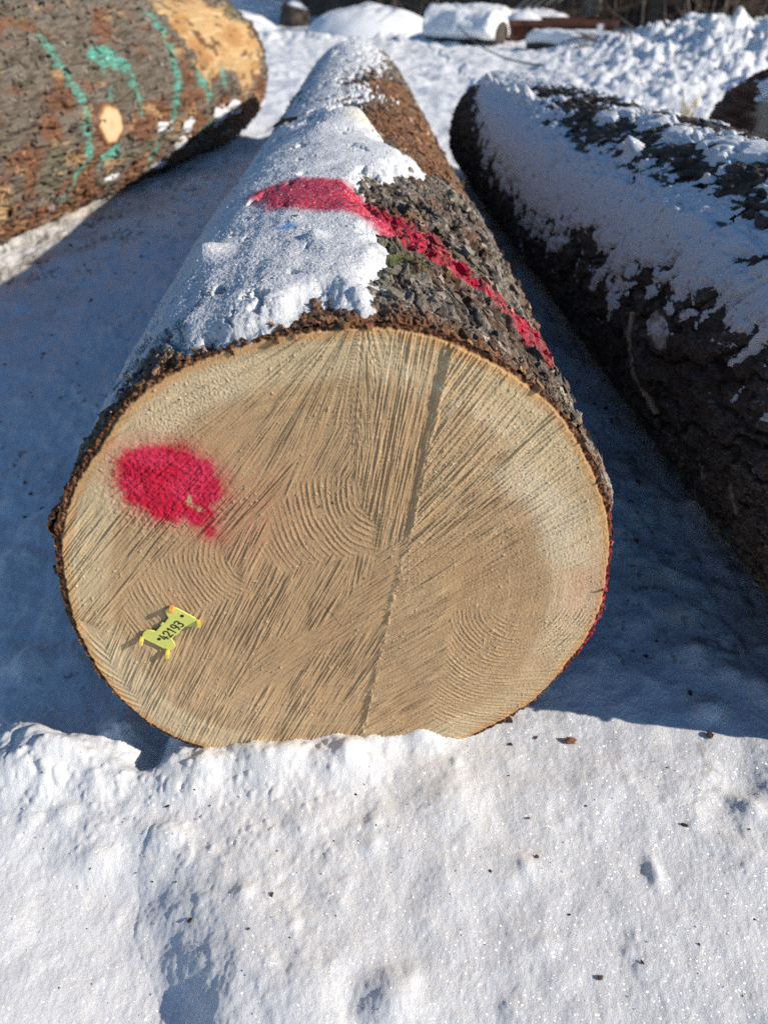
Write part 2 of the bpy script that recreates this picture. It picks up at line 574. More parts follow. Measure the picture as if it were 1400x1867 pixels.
def build_ground():
    ys = [-1.2]
    while ys[-1] < 700:
        y = ys[-1]
        if y < 0.2:
            d = 0.012
        else:
            d = max(0.0026, 0.0021 * (y + 0.5) ** 1.75 * 0.85)
            d = min(d, 0.03 + 0.012 * max(0, y - 5)) if y < 40 else d
        ys.append(y + d)
    ys = np.array(ys)
    u = np.linspace(-1, 1, 1300)
    hw = 0.85 + 0.95 * np.maximum(ys, 0)
    X = (hw[:, None] * u[None, :]).astype(f32)
    Y = np.repeat(ys[:, None], len(u), 1).astype(f32)
    Z = ground_h(X, Y)
    far = sst(20, 40, Y)
    Z = Z * (1 - far) - 0.2 * far
    col = np.empty(X.shape + (3,), f32)
    col[:] = SNOW_C
    # dirt trodden into the lane left of the near log
    lane = np.exp(-((X + 1.45 - 0.12 * (Y - 3)) / 0.28) ** 2) * sst(1.9, 2.5, Y) * (1 - sst(4.6, 5.4, Y))
    lane2 = 0.6 * np.exp(-((X + 0.95) / 0.3) ** 2) * sst(3.0, 3.6, Y) * (1 - sst(4.6, 5.6, Y))
    n = fbm(X * 9, Y * 6, 5, 70, 0.6)
    d1 = sst(0.30, 0.55, n + 0.35 * (lane + lane2) - 0.05) * np.clip(lane + lane2, 0, 1)
    d1 = d1 * sst(-0.1, 0.25, fbm(X * 40, Y * 30, 4, 71, 0.7))
    col = mix(col, (0.05, 0.032, 0.022), 0.85 * d1)
    col = mix(col, (0.62, 0.50, 0.33), 0.45 * np.clip(lane, 0, 1) * sst(-0.2, 0.4, fbm(X * 3, Y * 3, 3, 75)))
    # brownish meltwater stain and litter beside the right log
    rl = np.exp(-((X - 0.62 + 0.04 * (Y - 1)) / 0.13) ** 2) * sst(0.75, 1.0, Y) * (1 - sst(4.2, 4.8, Y))
    col = mix(col, (0.50, 0.42, 0.34), 0.6 * rl * sst(-0.15, 0.35, fbm(X * 6, Y * 5, 4, 77)))
    d2 = sst(0.48, 0.75, fbm(X * 11, Y * 8, 5, 80, 0.6) + 0.34 * rl) * np.clip(rl * 1.5, 0, 1)
    d2 = d2 * sst(-0.1, 0.3, fbm(X * 60, Y * 45, 4, 81, 0.7))
    col = mix(col, (0.09, 0.065, 0.05), 0.6 * d2)
    # scattered fine specks of bark dust
    sp = sst(0.44, 0.54, fbm(X * 34, Y * 30, 3, 84, 0.7)) * sst(0.7, 0.95, Y) * (1 - sst(3.5, 6, Y)) * sst(-0.1, 0.5, fbm(X * 3, Y * 3, 2, 88))
    col = mix(col, (0.12, 0.085, 0.06), 0.75 * sp)
    g = gnd(955, 1292)
    smut = np.exp(-(((X - g[0]) / .045) ** 2 + ((Y - g[1]) / .03) ** 2)) * sst(-0.1, 0.3, fbm(X * 60, Y * 60, 3, 90))
    col = mix(col, (0.22, 0.19, 0.17), 0.6 * smut)
    g = gnd(1270, 1400)
    smut = np.exp(-(((X - g[0]) / .06) ** 2 + ((Y - g[1]) / .05) ** 2)) * sst(0.1, 0.5, fbm(X * 55, Y * 55, 3, 92))
    col = mix(col, (0.45, 0.38, 0.25), 0.5 * smut)
    # drops of pink spray
    pk = sst(0.56, 0.62, fbm(X * 70, Y * 70, 2, 94, 0.6)) * np.exp(-((X + 0.5) / .15) ** 2) * np.exp(-((Y - 0.68) / .15) ** 2)
    col = mix(col, (0.6, 0.06, 0.16), 0.5 * pk)
    V = np.stack([X, Y, Z], -1)
    o = grid('snow_ground', V, M_SNOW, None, {'col': col})
    tag(o, kind='structure')
    print('ground', V.shape, time.time() - T0)


build_ground()


def gh(x, y):
    return float(ground_h(np.array([[x]]), np.array([[y]]))[0, 0])


# ------------------------------------------------------------------ logs
def bark_flakes(name, lg, V, TH, S, col, pick, size, parent, mat, seed, tilt=0.30, dark=0.45):
    """loose plates of bark standing a little proud of the trunk"""
    r = np.random.default_rng(seed)
    ii, jj = pick
    n = len(ii)
    P = V[ii, jj]
    th = TH[ii, jj]
    C = col[ii, jj] * (dark + (1.75 - dark) * r.random(n) ** 1.3)[:, None]
    C = C * (1 + 0.03 * r.normal(size=(n, 3)))
    N = np.stack([np.sin(th), 0 * th, np.cos(th)], -1)
    U_ = np.stack([np.cos(th), 0 * th, -np.sin(th)], -1)
    Tn = np.tile(np.array([lg.b, 1.0, 0.0]), (n, 1))
    t1 = r.normal(size=n) * tilt
    t2 = r.normal(size=n) * tilt
    N2 = N + t1[:, None] * U_ + t2[:, None] * Tn
    N2 /= np.linalg.norm(N2, axis=1)[:, None]
    sk = -0.25 + 0.45 * r.normal(size=n)
    A2 = Tn + sk[:, None] * U_
    A2 -= N2 * (A2 * N2).sum(1)[:, None]
    A2 /= np.linalg.norm(A2, axis=1)[:, None]
    B2 = np.cross(N2, A2)
    K = 9
    ph = r.random(n) * 6.28
    asp = 0.28 + 0.34 * r.random(n)
    rows = [P + N2 * (size * (0.03 + 0.05 * r.random(n)))[:, None]]
    top = []
    bot = []
    for k in range(K):
        a = 2 * np.pi * (k + 0.5 * r.random(n)) / K + ph
        q = size * (0.42 + 0.62 * r.random(n)) * 0.5
        o = A2 * (q * np.cos(a))[:, None] + B2 * (q * np.sin(a) * asp)[:, None]
        top.append(P + o + N2 * (size * (0.02 + 0.07 * r.random(n)))[:, None])
        bot.append(P + o * 0.92 - N2 * (size * 0.16)[:, None])
    VV = np.stack(rows + top + bot, 1)
    base = (np.arange(n) * (2 * K + 1))[:, None, None]
    f = []
    for k in range(K):
        k2 = (k + 1) % K
        f += [(0, 1 + k, 1 + k2), (1 + k, 1 + K + k, 1 + K + k2), (1 + k, 1 + K + k2, 1 + k2)]
    F = (base + np.array(f)[None]).reshape(-1, 3)
    cc = np.repeat(np.clip(C, 0.004, 0.9)[:, None, :], 2 * K + 1, 1)
    o = raw_mesh(name, VV.reshape(-1, 3), F, 3, mat, parent, {'col': cc}, smooth=False)
    o['kind'] = 'stuff'
    return o


class Log:
    def __init__(s, a, b, r1, taper, sink, y0, y1):
        s.a, s.b, s.r1, s.tp, s.sink, s.y0, s.y1 = a, b, r1, taper, sink, y0, y1

    def cen(s, y):
        r = s.rad(y)
        return s.a + s.b * (y - 1), r - s.sink

    def rad(s, y):
        return s.r1 - s.tp * (y - 1)

    def hit(s, px, py):
        """angle, length position where a photo ray meets the ideal log"""
        d = ray(px, py)
        t = np.linspace(0.3, 12, 24000)
        P = CAM + t[:, None] * d
        cx, cz = s.cen(P[:, 1])
        q = np.hypot(P[:, 0] - cx, P[:, 2] - cz) - s.rad(P[:, 1])
        i = np.argmax(q < 0) if (q < 0).any() else np.argmin(q)
        th = math.atan2(P[i, 0] - cx[i], P[i, 2] - cz[i])
        return th * s.r1, P[i, 1] - s.y0       # arc length (right positive), distance along

    def poly(s, pts):
        return [s.hit(*p) for p in pts]


def bark_fields(A, S, seed, plate=1.0):
    """flaky bark relief in metres, crevice mask, flake randoms"""
    k = 1 / plate
    A = A + 0.18 * S                      # flakes run a little askew of the trunk
    wa = A + 0.012 * fbm(A * 24 * k, S * 17 * k, 3, seed)
    ws = S + 0.016 * fbm(A * 24 * k + 9, S * 17 * k, 3, seed + 4)

    def flakes(n, levels, sharp):
        q = n * levels + 20.5
        i = np.floor(q)
        f = q - i
        st = sst(1 - sharp, 1.0, f)
        edge = sst(1 - 2.2 * sharp, 1 - 0.8 * sharp, f) * (1 - sst(1 - 0.35 * sharp, 1.0, f))
        return (i - 20 + st + 0.22 * f) / levels, edge, i
    n1 = fbm(wa * 23 * k, ws * 9 * k, 4, seed + 8, 0.6)
    t1, e1, i1 = flakes(n1, 7.5, 0.10)
    n2 = fbm(wa * 62 * k + 3, ws * 27 * k, 3, seed + 12, 0.6)
    t2, e2, i2 = flakes(n2, 5.0, 0.16)
    cr = np.abs(pn(wa * 15 * k, ws * 5.5 * k, seed + 16) + 0.35 * pn(wa * 40 * k, ws * 22 * k, seed + 17))
    crack = 1 - sst(0.015, 0.10, cr)
    n = fbm(A * 110, S * 80, 4, seed + 20, 0.62)
    h = (0.0092 * t1 + 0.0058 * t2 - 0.0075 * crack) * plate + 0.0016 * n
    cre = np.clip(0.95 * e1 + 0.6 * e2 + 0.85 * crack, 0, 1)  # cracks plus flake-edge occlusion, painted dark into the bark colour
    r1 = np.clip(0.5 + 0.55 * t1 + 0.45 * (np.sin(i1 * 7.3 + i2 * 3.1 + seed) * 0.5) * 0.8 + 0.3 * pn(A * 9 * k, S * 6 * k, seed + 24), 0, 1)
    q1 = np.clip(0.5 + 0.5 * np.sin(i2 * 11.7 + i1 * 5.3 + 2 * seed) + 0.5 * pn(A * 30 * k, S * 22 * k, seed + 26), 0, 1)
    return h, cre, r1.astype(f32), q1.astype(f32), n


def log_grid(lg, th, s, rfun, h, shear=None):
    TH, S = np.meshgrid(th, s)
    Y = lg.y0 + S
    cx, cz = lg.cen(Y)
    R = rfun(TH, S) + h
    X = cx + R * np.sin(TH)
    Z = cz + R * np.cos(TH)
    if shear is not None:
        Y = Y + shear(X, Z, S)
    return np.stack([X, Y, Z], -1)


# ---------------- near log
MAIN = Log(-0.0598, -0.027, 0.366, 0.0105, 0.035, FY0, 5.62)
WOODPX = [(700, 603), (779, 616), (864, 650), (950, 701), (1014, 757), (1057, 826), (1087, 894), (1102, 946), (1106, 1000), (1100, 1043),
          (1091, 1103), (1066, 1159), (1027, 1210), (963, 1279), (907, 1313), (821, 1352), (740, 1374), (650, 1384), (520, 1384), (400, 1368),
          (297, 1330), (250, 1296), (207, 1253), (169, 1193), (143, 1137), (126, 1064), (118, 1010), (126, 937), (147, 881), (190, 817),
          (229, 753), (284, 706), (357, 667), (443, 637), (571, 611), (640, 604)]
WP = np.array([fp(*p) for p in WOODPX])
FCX, FCZ = MAIN.cen(FY0)


def polar_fn(P, cx, cz):
    th = np.arctan2(P[:, 0] - cx, P[:, 1] - cz)
    r = np.hypot(P[:, 0] - cx, P[:, 1] - cz)
    o = np.argsort(th)
    th, r = th[o], r[o]
    th = np.concatenate([th[-6:] - 2 * np.pi, th, th[:6] + 2 * np.pi])
    r = np.concatenate([r[-6:], r, r[:6]])
    tt = np.linspace(-np.pi, np.pi, 721)
    rr = np.interp(tt, th, r)
    k = np.hanning(15)
    k /= k.sum()
    rr = np.convolve(np.concatenate([rr[-8:-1], rr, rr[1:8]]), k, 'valid')[:721]
    return lambda t: np.interp(t, tt, rr)


RW = polar_fn(WP, FCX, FCZ)


def bark_t(th):
    return 0.0105 + 0.004 * pn(np.asarray(th) * 3.1, np.asarray(th) * 0 + 3.3, 120) + 0.005 * np.exp(-((np.asarray(th) + 1.2) / 0.35) ** 2) + 0.0025 * pn(np.asarray(th) * 14, np.asarray(th) * 0 + 8.3, 121)


def main_r(TH, S):
    near = RW(TH) + bark_t(TH)
    far = MAIN.rad(MAIN.y0 + S) + 0.004 * fbm(TH * 1.3, S * 1.1, 3, 125)
    w = sst(0.0, 0.9, S)
    r = near * (1 - w) + far * w
    endd = MAIN.y1 - MAIN.y0 - S
    r = r * (1 - 0.22 * (1 - sst(0.0, 0.22, endd)) ** 2)
    # a swelling of the trunk a third of the way back
    return r + 0.006 * np.exp(-((S - 0.75) / 0.25) ** 2)


def theta_axis(lo, hi, n_in, n_out):
    a = np.linspace(lo, hi, n_in)
    b = np.linspace(hi, lo + 2 * np.pi, n_out)[1:]
    th = np.concatenate([a, b])
    return th


def s_axis(y0, y1, k, dmin):
    s = [y0]
    while s[-1] < y1:
        s.append(s[-1] + max(dmin, k * s[-1] ** 1.6))
    s = np.array(s)
    s[-1] = y1
    return s - y0


PINK = np.array([0.60, 0.014, 0.062], f32)
BAND = MAIN.poly([(470, 380), (510, 360), (570, 350), (630, 352), (670, 370), (720, 398), (765, 425), (825, 470), (880, 517), (930, 562),
                  (980, 607), (1012, 650), (1030, 700), (1012, 682), (960, 618), (905, 562), (850, 520), (800, 492), (750, 465), (700, 438),
                  (640, 410), (600, 405), (550, 402), (500, 402)])
BLUE1 = MAIN.poly([(512, 437), (530, 425), (545, 432), (520, 440)])
SNOW_MAIN = MAIN.poly([(590, 213), (625, 216), (665, 240), (705, 275), (745, 305), (771, 318), (752, 327), (700, 342), (668, 352), (672, 372), (700, 415),
                       (716, 445), (706, 480), (708, 512), (690, 535), (655, 556), (590, 546), (525, 572), (470, 590), (400, 612)]) + \
    [(-0.34, 0.10), (-0.40, 0.045), (-0.62, 0.05), (-0.66, 0.7), (-0.62, 1.6), (-0.45, 1.7)] + MAIN.poly([(500, 240), (540, 225)])
SNOW_FAR = MAIN.poly([(690, 92), (705, 130), (650, 150), (690, 180), (640, 200), (590, 208), (560, 230)]) + \
    [(-0.45, 1.5), (-0.66, 1.6), (-0.66, 5.2)] + MAIN.poly([(600, 84)])
RED_ROT = MAIN.poly([(600, 205), (700, 200), (650, 170), (700, 140), (730, 150), (800, 260), (860, 330), (905, 420), (880, 400), (800, 330), (775, 318), (740, 295), (690, 255)])


def build_main():
    root = empty('felled_log', (float(FCX), 3.0, 0.0))
    tag(root, 'large freshly sawn log with a pink blotch on its pale face, pink band on bark', 'log', 'felled logs lying in the snowy yard')
    th = theta_axis(rad(-118), rad(118), 1180, 120)
    s = s_axis(FY0, MAIN.y1, 0.0021, 0.0018)
    TH, S = np.meshgrid(th, s)
    TH = TH.astype(f32)
    S = S.astype(f32)
    TW = np.where(TH > np.pi, TH - 2 * np.pi, TH)
    A = TH * f32(0.36)
    h, cre, r1, q1, n = bark_fields(A, S, 200)
    # abraded, reddish zones: flatter relief
    rot = sst(-0.03, 0.03, sdpoly(A, S, RED_ROT) + 0.10 * fbm(A * 14, S * 7, 4, 210, 0.6))
    edge = (1 - sst(0.022, 0.065, S + 0.030 * fbm(A * 16, S * 16, 3, 214))) * sst(-1.5, -1.2, TW) * (1 - sst(0.35, 0.8, TW)) * 0.9
    edge = np.maximum(edge, 0.8 * (1 - sst(0.006, 0.022, S + 0.012 * fbm(A * 26, S * 26, 3, 215))))
    rough = fbm(A * 60 + 12 * S, S * 34, 5, 218, 0.68)
    hr = 0.0068 * rough - 0.003 + 0.35 * h
    rr = np.maximum(rot * 0.85, edge)
    h = h * (1 - rr) + hr * rr
    # ragged end of the bark at the saw cut
    jag = 0.0045 * fbm(A * 70, S * 0 + 2.1, 4, 222, 0.6) + 0.003
    col = np.empty(A.shape + (3,), f32)
    col[:] = (0.185, 0.145, 0.108)
    tone = sst(0.0, 1.0, r1)
    col = mix(col, (0.43, 0.39, 0.325), sst(0.35, 0.9, r1) * 0.9)
    col = mix(col, (0.11, 0.068, 0.045), sst(0.55, 0.95, q1) * 0.7)
    col = mix(col, (0.10, 0.06, 0.04), sst(0.4, 0.1, r1) * 0.8)
    lich = sst(0.05, 0.5, fbm(A * 8, S * 5, 4, 230)) * sst(0.3, 0.8, r1)
    col = mix(col, (0.25, 0.25, 0.145), 0.6 * lich)
    col = mix(col, (0.24, 0.10, 0.045), sst(0.05, 0.4, fbm(A * 9 + 4, S * 6, 4, 236)) * 0.65)
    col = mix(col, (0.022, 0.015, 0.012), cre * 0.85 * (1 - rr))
    redc = np.empty_like(col)
    redc[:] = (0.20, 0.082, 0.034)
    redc = mix(redc, (0.36, 0.19, 0.09), sst(0.1, 0.6, rough) * 0.8)
    redc = mix(redc, (0.04, 0.018, 0.011), sst(-0.02, -0.4, rough) * 0.95)
    redc = mix(redc, (0.14, 0.10, 0.075), sst(0.1, 0.5, fbm(A * 16, S * 10, 4, 219)) * 0.7)
    redc = mix(redc, (0.52, 0.33, 0.18), sst(0.42, 0.55, fbm(A * 42, S * 30, 3, 217)) * 0.8)
    col = col * (1 - rr[..., None]) + redc * rr[..., None]
    g = MAIN.hit(728, 482)
    moss = np.exp(-(((A - g[0]) / .035) ** 2 + ((S - g[1]) / .05) ** 2)) * sst(-0.1, 0.4, fbm(A * 50, S * 40, 3, 240) + 0.2)
    col = mix(col, (0.085, 0.11, 0.02), 0.85 * moss)
    # pink marking band
    sd = sdpoly(A, S, BAND) + 0.016 * fbm(A * 40, S * 30, 4, 244, 0.6)
    band = sst(-0.001, 0.013, sd - 0.003)
    side = np.exp(-((TW - 1.78) / 0.36) ** 4) * (1 - sst(0.05, 0.12, S)) * sst(-0.35, 0.0, fbm(A * 26, S * 20, 3, 248) + 0.1)
    run = np.exp(-((TW - 1.35 + 0.9 * (S - .1)) / 0.13) ** 2) * (1 - sst(0.12, 0.2, S)) * sst(-0.2, 0.2, fbm(A * 30, S * 24, 3, 249))
    pw = np.clip(np.maximum(np.maximum(band * (1 - 0.6 * cre), side), run * 0.8), 0, 1)
    pw = pw * (0.75 + 0.25 * sst(-0.4, 0.1, n))
    pw = pw * (1 - 0.55 * sst(0.55, 0.85, q1) * (1 - sst(0.0, 0.05, S) * 0))
    col = mix(col, PINK * 0.95, pw)
    bl = sst(0.25, 0.5, fbm(A * 45, S * 60, 3, 252)) * np.exp(-((S - 0.045) / .018) ** 2) * sst(-1.1, -0.95, TW) * (1 - sst(-0.55, -0.4, TW))
    col = mix(col, (0.12, 0.38, 0.72), 0.8 * bl)
    # flakes lifting on the left rim
    h = h + 0.010 * np.exp(-((TW + 1.22) / .09) ** 2) * (1 - sst(0.0, 0.05, S)) * sst(-.2, .3, fbm(A * 30, S * 30, 2, 255))
    h = h + 0.006 * sst(0.25, 0.5, fbm(A * 26, S * 14, 3, 256)) * (1 - rr)
    shear = lambda X, Z, SS: (KX * (X - FX0) + KZ * (Z - FZ0)) * (1 - sst(0, 0.8, SS)) + jag * (1 - sst(0.0, 0.02, SS))
    V = log_grid(MAIN, th, s, lambda T, Q: main_r(np.where(T > np.pi, T - 2 * np.pi, T), Q), h, shear)
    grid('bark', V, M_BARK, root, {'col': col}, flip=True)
    VB = V
    # far end cap
    ring = V[-1, :-1]
    c = ring.mean(0) + np.array([0, 0.02, 0])
    k = len(ring)
    VV = np.concatenate([ring, [c]])
    F = [(i, (i + 1) % k, k) for i in range(k)]
    cc = np.empty((k + 1, 3), f32)
    cc[:] = (0.5, 0.36, 0.2)
    raw_mesh('far_cut_face', VV, F, 3, M_WOOD, root, {'col': cc})
    print('main bark', V.shape, time.time() - T0)

    # ---- snow lying on the log
    A0, S0 = A, S
    m1 = sdpoly(A, S, SNOW_MAIN)
    m2 = sdpoly(A, S, SNOW_FAR)
    nz = fbm(A * 16, S * 12, 4, 260, 0.55)
    m1 = m1 + 0.026 * nz
    m2 = m2 + 0.20 * fbm(A * 22, S * 9, 4, 266, 0.65) - 0.03
    M = np.maximum(m1, m2)
    # thin rime on the shaded left flank lets bark show through
    left = sst(-0.45, -0.9, TW)
    low = sst(0.24, 0.06, S) * sst(-0.2, -0.5, TW)
    thick = np.where(m1 > m2, 0.021, 0.010)
    thick = thick * (1 - 0.45 * left) * (1 - 0.55 * low)
    gr = fbm(A * 150, S * 130, 4, 270, 0.7)
    lump = fbm(A * 20, S * 16, 3, 275, 0.45)
    grain = np.random.default_rng(4).normal(size=A.shape).astype(f32) * 0.45 + pn(A * 330, S * 300, 277)
    poke = sst(0.40, 0.6, fbm(A * 17, S * 13, 4, 279, 0.6) + 0.27 * low + 0.28 * left + 0.25 * sst(0.9, 1.5, S) + 0.5 * (cre - 0.5) * low)
    hs = thick * sst(-0.004, 0.045, M) + 0.0006 * gr + 0.0009 * grain + 0.0040 * lump - 0.013 * poke - 0.002
    for (px, py, ra, rs, k) in ((640, 245, .085, .075, .040), (612, 222, .05, .05, .022), (590, 262, .05, .05, .01), (400, 487, .022, .028, .020), (575, 452, .012, .016, .010), (700, 300, .06, .05, .010),
                                (370, 585, .06, .04, .009), (640, 90, .16, .5, .03)):
        g = MAIN.hit(px, py)
        q = ((A - g[0]) / ra) ** 2 + ((S - g[1]) / rs) ** 2
        hs = hs + k * np.exp(-np.clip(q * (1 + 0.5 * lump), 0, 30)) * sst(-0.02, 0.01, M)
    hs = np.where(M < -0.004, -0.02, hs)
    sc = np.empty(A.shape + (3,), f32)
    sc[:] = SNOW_C
    g = MAIN.hit(660, 252)
    st = np.exp(-(((A - g[0]) / .045) ** 2 + ((S - g[1]) / .03) ** 2))
    sc = mix(sc, (0.85, 0.74, 0.42), 0.5 * st)
    dust = sst(0.42, 0.52, fbm(A * 60, S * 50, 3, 282, 0.7)) * (0.35 + 0.5 * left + .3 * sst(1.2, 2.0, S))
    sc = mix(sc, (0.13, 0.09, 0.06), np.clip(0.75 * dust, 0, 1))
    sdp = sdpoly(A, S, BAND) + 0.010 * fbm(A * 60, S * 50, 4, 286, 0.7)
    pk = sst(-0.022, 0.014, sdp)
    pk = pk * (0.78 + 0.22 * sst(-0.35, 0.15, gr)) * sst(0.0, 0.006, sdp + 0.02)
    haze = np.exp(-((S - BAND[0][1]) / 0.10) ** 2) * np.exp(-((A - BAND[0][0] + 0.10) / 0.09) ** 2) * sst(-0.1, 0.5, gr)
    sc = mix(sc, PINK * np.array([1.1, 1.1, 1.0], f32), np.clip(pk, 0, 1))
    sc = mix(sc, PINK * np.array([1.2, 2.6, 2.2], f32), np.clip(0.3 * haze, 0, 1))
    b1 = sst(-0.006, 0.004, sdpoly(A, S, BLUE1) + 0.01 * fbm(A * 60, S * 90, 3, 290))
    b2 = sst(0.25, 0.45, fbm(A * 45, S * 60, 3, 252)) * np.exp(-((S - 0.055) / .025) ** 2) * sst(-1.1, -0.95, TW) * (1 - sst(-0.55, -0.4, TW))
    sc = mix(sc, (0.10, 0.36, 0.78), np.clip(0.85 * b1 + 0.7 * b2, 0, 1))
    shear2 = lambda X, Z, SS: (KX * (X - FX0) + KZ * (Z - FZ0)) * (1 - sst(0, 0.8, SS))
    V = log_grid(MAIN, th, s, lambda T, Q: main_r(np.where(T > np.pi, T - 2 * np.pi, T), Q), hs, shear2)
    keep = (M > -0.004) & (np.abs(TW) < 2.0)
    r_ = np.random.default_rng(31)
    free = np.argwhere((M < 0.004) & (TW > -0.75) & (TW < 1.95) & (S < 4.2))
    free2 = np.argwhere((M < 0.03) & (TW > -1.5) & (TW < 1.95) & (S < 0.055))
    for sub, nn_, base_, sd0_ in ((free, 5200, 0.0165, 32), (free2, 2600, 0.0062, 33)):
        pk_ = sub[r_.integers(0, len(sub), nn_)]
        ii, jj = pk_[:, 0], pk_[:, 1]
        sz_ = base_ * (0.45 + 1.5 * r_.random(nn_) ** 2.4) * (1 + 0.45 * S[ii, jj])
        bark_flakes('bark_flakes' if sd0_ == 32 else 'edge_crumbs', MAIN, VB, TW, S, col, (ii, jj), sz_, root, M_BARK, sd0_, 0.15 if sd0_ == 32 else 0.4, 0.5)
    global SNOW_TOP
    SNOW_TOP = V[(M > 0.02) & (hs > 0.006) & (S < 1.6) & (pk < 0.2) & (np.abs(TW) < 1.2)]
    grid('snow_cover', V, M_SNOWL, root, {'col': sc}, keep=keep, flip=True)
    print('main snow', time.time() - T0)

    # ---- sawn face
    step = 0.00095
    xs = np.arange(-0.455, 0.335, step)
    zs = np.arange(-0.085, 0.735, step)
    X, Z = np.meshgrid(xs.astype(f32), zs.astype(f32))
    th = np.arctan2(X - FCX, Z - FCZ)
    r = np.hypot(X - FCX, Z - FCZ)
    rw = RW(th).astype(f32)
    ro = rw + bark_t(th).astype(f32) - 0.002
    out = r > ro
    k = np.where(out, ro / r, 1)
    X2 = FCX + (X - FCX) * k
    Z2 = FCZ + (Z - FCZ) * k
    keep = r < ro - 0.0
    X, Z = X2.astype(f32), Z2.astype(f32)
    r = np.minimum(r, ro)

    def core_rough(X, Z):
        c_ = fp(300, 895)
        q = ((X - c_[0]) / .075) ** 2 + ((Z - c_[1]) / .075) ** 2
        return np.exp(-q * q) * fbm(X * 170, Z * 170, 3, 428, 0.65)

    def streaks(t, l, sd):
        tw = t + 0.0016 * pn(t * 30, l * 9, sd)
        a = 1 - np.abs(pn(tw / 0.0060, l / 0.17, sd + 1)) * 2.8
        b = 1 - np.abs(pn(tw / 0.0032, l / 0.09, sd + 2)) * 2.4
        c = pn(tw / 0.0019, l / 0.024, sd + 3)
        br = sst(-0.35, 0.25, pn(t / 0.03, l / 0.13, sd + 4))
        d = pn(tw / 0.012, l / 0.30, sd + 5)
        return (0.0012 * np.clip(a, 0, 1) ** 2 + 0.0010 * np.clip(b, 0, 1)) * (0.5 + 0.9 * br) + 0.0009 * c + 0.0006 * d

    def fan(px, py, R0, sd):
        cx, cz = fp(px, py)
        ang = np.arctan2(X - cx, Z - cz)
        l = np.hypot(X - cx, Z - cz)
        return streaks(ang * R0, l, sd)

    def lin(p0, p1, sd):
        a = np.array(fp(*p0))
        b = np.array(fp(*p1))
        d = (b - a) / np.linalg.norm(b - a)
        l = (X - a[0]) * d[0] + (Z - a[1]) * d[1]
        t = (X - a[0]) * d[1] - (Z - a[1]) * d[0]
        return streaks(t, l, sd), t, l

    def arcs(px, py, sp, sd, ecc=0.77):
        cx, cz = fp(px, py)
        rr = np.hypot((X - cx), (Z - cz) * ecc)
        ang = np.arctan2(X - cx, Z - cz)
        q = rr / sp + 0.9 * pn(ang * 1.6, rr * 22, sd) + 0.16 * pn(ang * 12, rr * 80, sd + 1)
        fr = q - np.floor(q)
        i = np.floor(q)
        amp = 0.35 + 0.65 * (np.sin(i * 12.9898 + sd) * 43758.5453 % 1)
        br = sst(-0.45, 0.15, pn(ang * 5, rr * 40, sd + 7))
        h = 0.0013 * np.exp(-((fr - 0.5) / 0.15) ** 2) * amp * (0.25 + 0.75 * br) + 0.0006 * pn(X * 500, Z * 500, sd + 8) + 0.0005 * pn(rr / 0.0025, ang * 5, sd + 2) * 0.8
        return h, rr, ang

    crack = [fp(*p) for p in ((817, 640), (805, 700), (783, 800), (762, 900), (735, 1010), (715, 1090), (690, 1200), (672, 1280), (655, 1360))]
    D, sd_ = dline(X, Z, crack)
    du = -sd_ * D * 1.0      # + = image right
    # travelling downwards: right of travel is image left
    du = du + 0.0025 * fbm(X * 40, Z * 40, 3, 300)
    wz = 0.014 * fbm(X * 14, Z * 14, 3, 304)
    A_h = 0.72 * fan(668, 540, 0.30, 310)
    B_h = 1.15 * fan(455, 1255, 0.40, 320) + 0.0007 * pn(X * 330, Z * 420, 322)
    C_h, _, _ = lin((450, 1300), (590, 1060), 330)
    P_h, _, _ = lin((690, 1200), (800, 700), 340)      # parallel to the crack
    E_h, _, _ = lin((380, 1290), (730, 1060), 350)     # shallow long scratches
    F_h, _, _ = lin((700, 1290), (1050, 1110), 360)
    G_h, _, _ = lin((160, 1110), (420, 800), 370)
    b0 = sdpoly(X, Z, [fp(*p) for p in ((60, 900), (300, 930), (480, 860), (620, 780), (680, 900), (830, 560), (300, 500), (60, 600))]) + wz
    wA = sst(-0.015, 0.015, b0)
    wG = sst(-0.012, 0.012, sdpoly(X, Z, [fp(*p) for p in ((60, 880), (330, 900), (560, 820), (520, 900), (420, 1000), (300, 1040), (160, 1200), (60, 1200))]) + wz) * (1 - wA)
    h = C_h
    h = h * (1 - wG) + G_h * wG
    h = h * (1 - wA) + A_h * wA
    wP = sst(0.012, -0.012, np.abs(du + 0.035 + wz) - 0.035) * sst(fp(700, 1150)[1], fp(700, 950)[1], Z)
    h = h * (1 - wP) + P_h * wP
    wE = sst(-0.006, 0.006, pn(X * 9, Z * 9, 380) * 0.05 + sdpoly(X, Z, [fp(*p) for p in ((380, 1290), (430, 1290), (720, 1110), (800, 1000), (860, 980), (690, 1010), (560, 1130))]))
    h = h * (1 - 0.8 * wE) + E_h * 0.8 * wE
    right = sst(-0.002, 0.003, du)
    B2 = B_h
    F_h = F_h * 1.4 + 0.0005 * pn(X * 330, Z * 420, 362)
    wF = sst(-0.02, 0.02, sdpoly(X, Z, [fp(*p) for p in ((690, 1100), (830, 1060), (840, 1200), (800, 1400), (640, 1400))]) + wz)
    B2 = B2 * (1 - wF) + F_h * wF
    h = h * (1 - right) + B2 * right

    def put(h, hh, w):
        return h * (1 - w) + hh * w
    a1, rr, an = arcs(706, 886, 0.0066, 390)
    w1 = sst(-0.010, 0.008, sdpoly(X, Z, [fp(*p) for p in ((545, 880), (600, 872), (652, 880), (668, 930), (690, 960), (684, 1010), (600, 1010), (520, 1045), (478, 1010), (490, 940))]) + 0.4 * wz)
    h = put(h, a1, w1)
    a2, rr, an = arcs(462, 1015, 0.0062, 395)
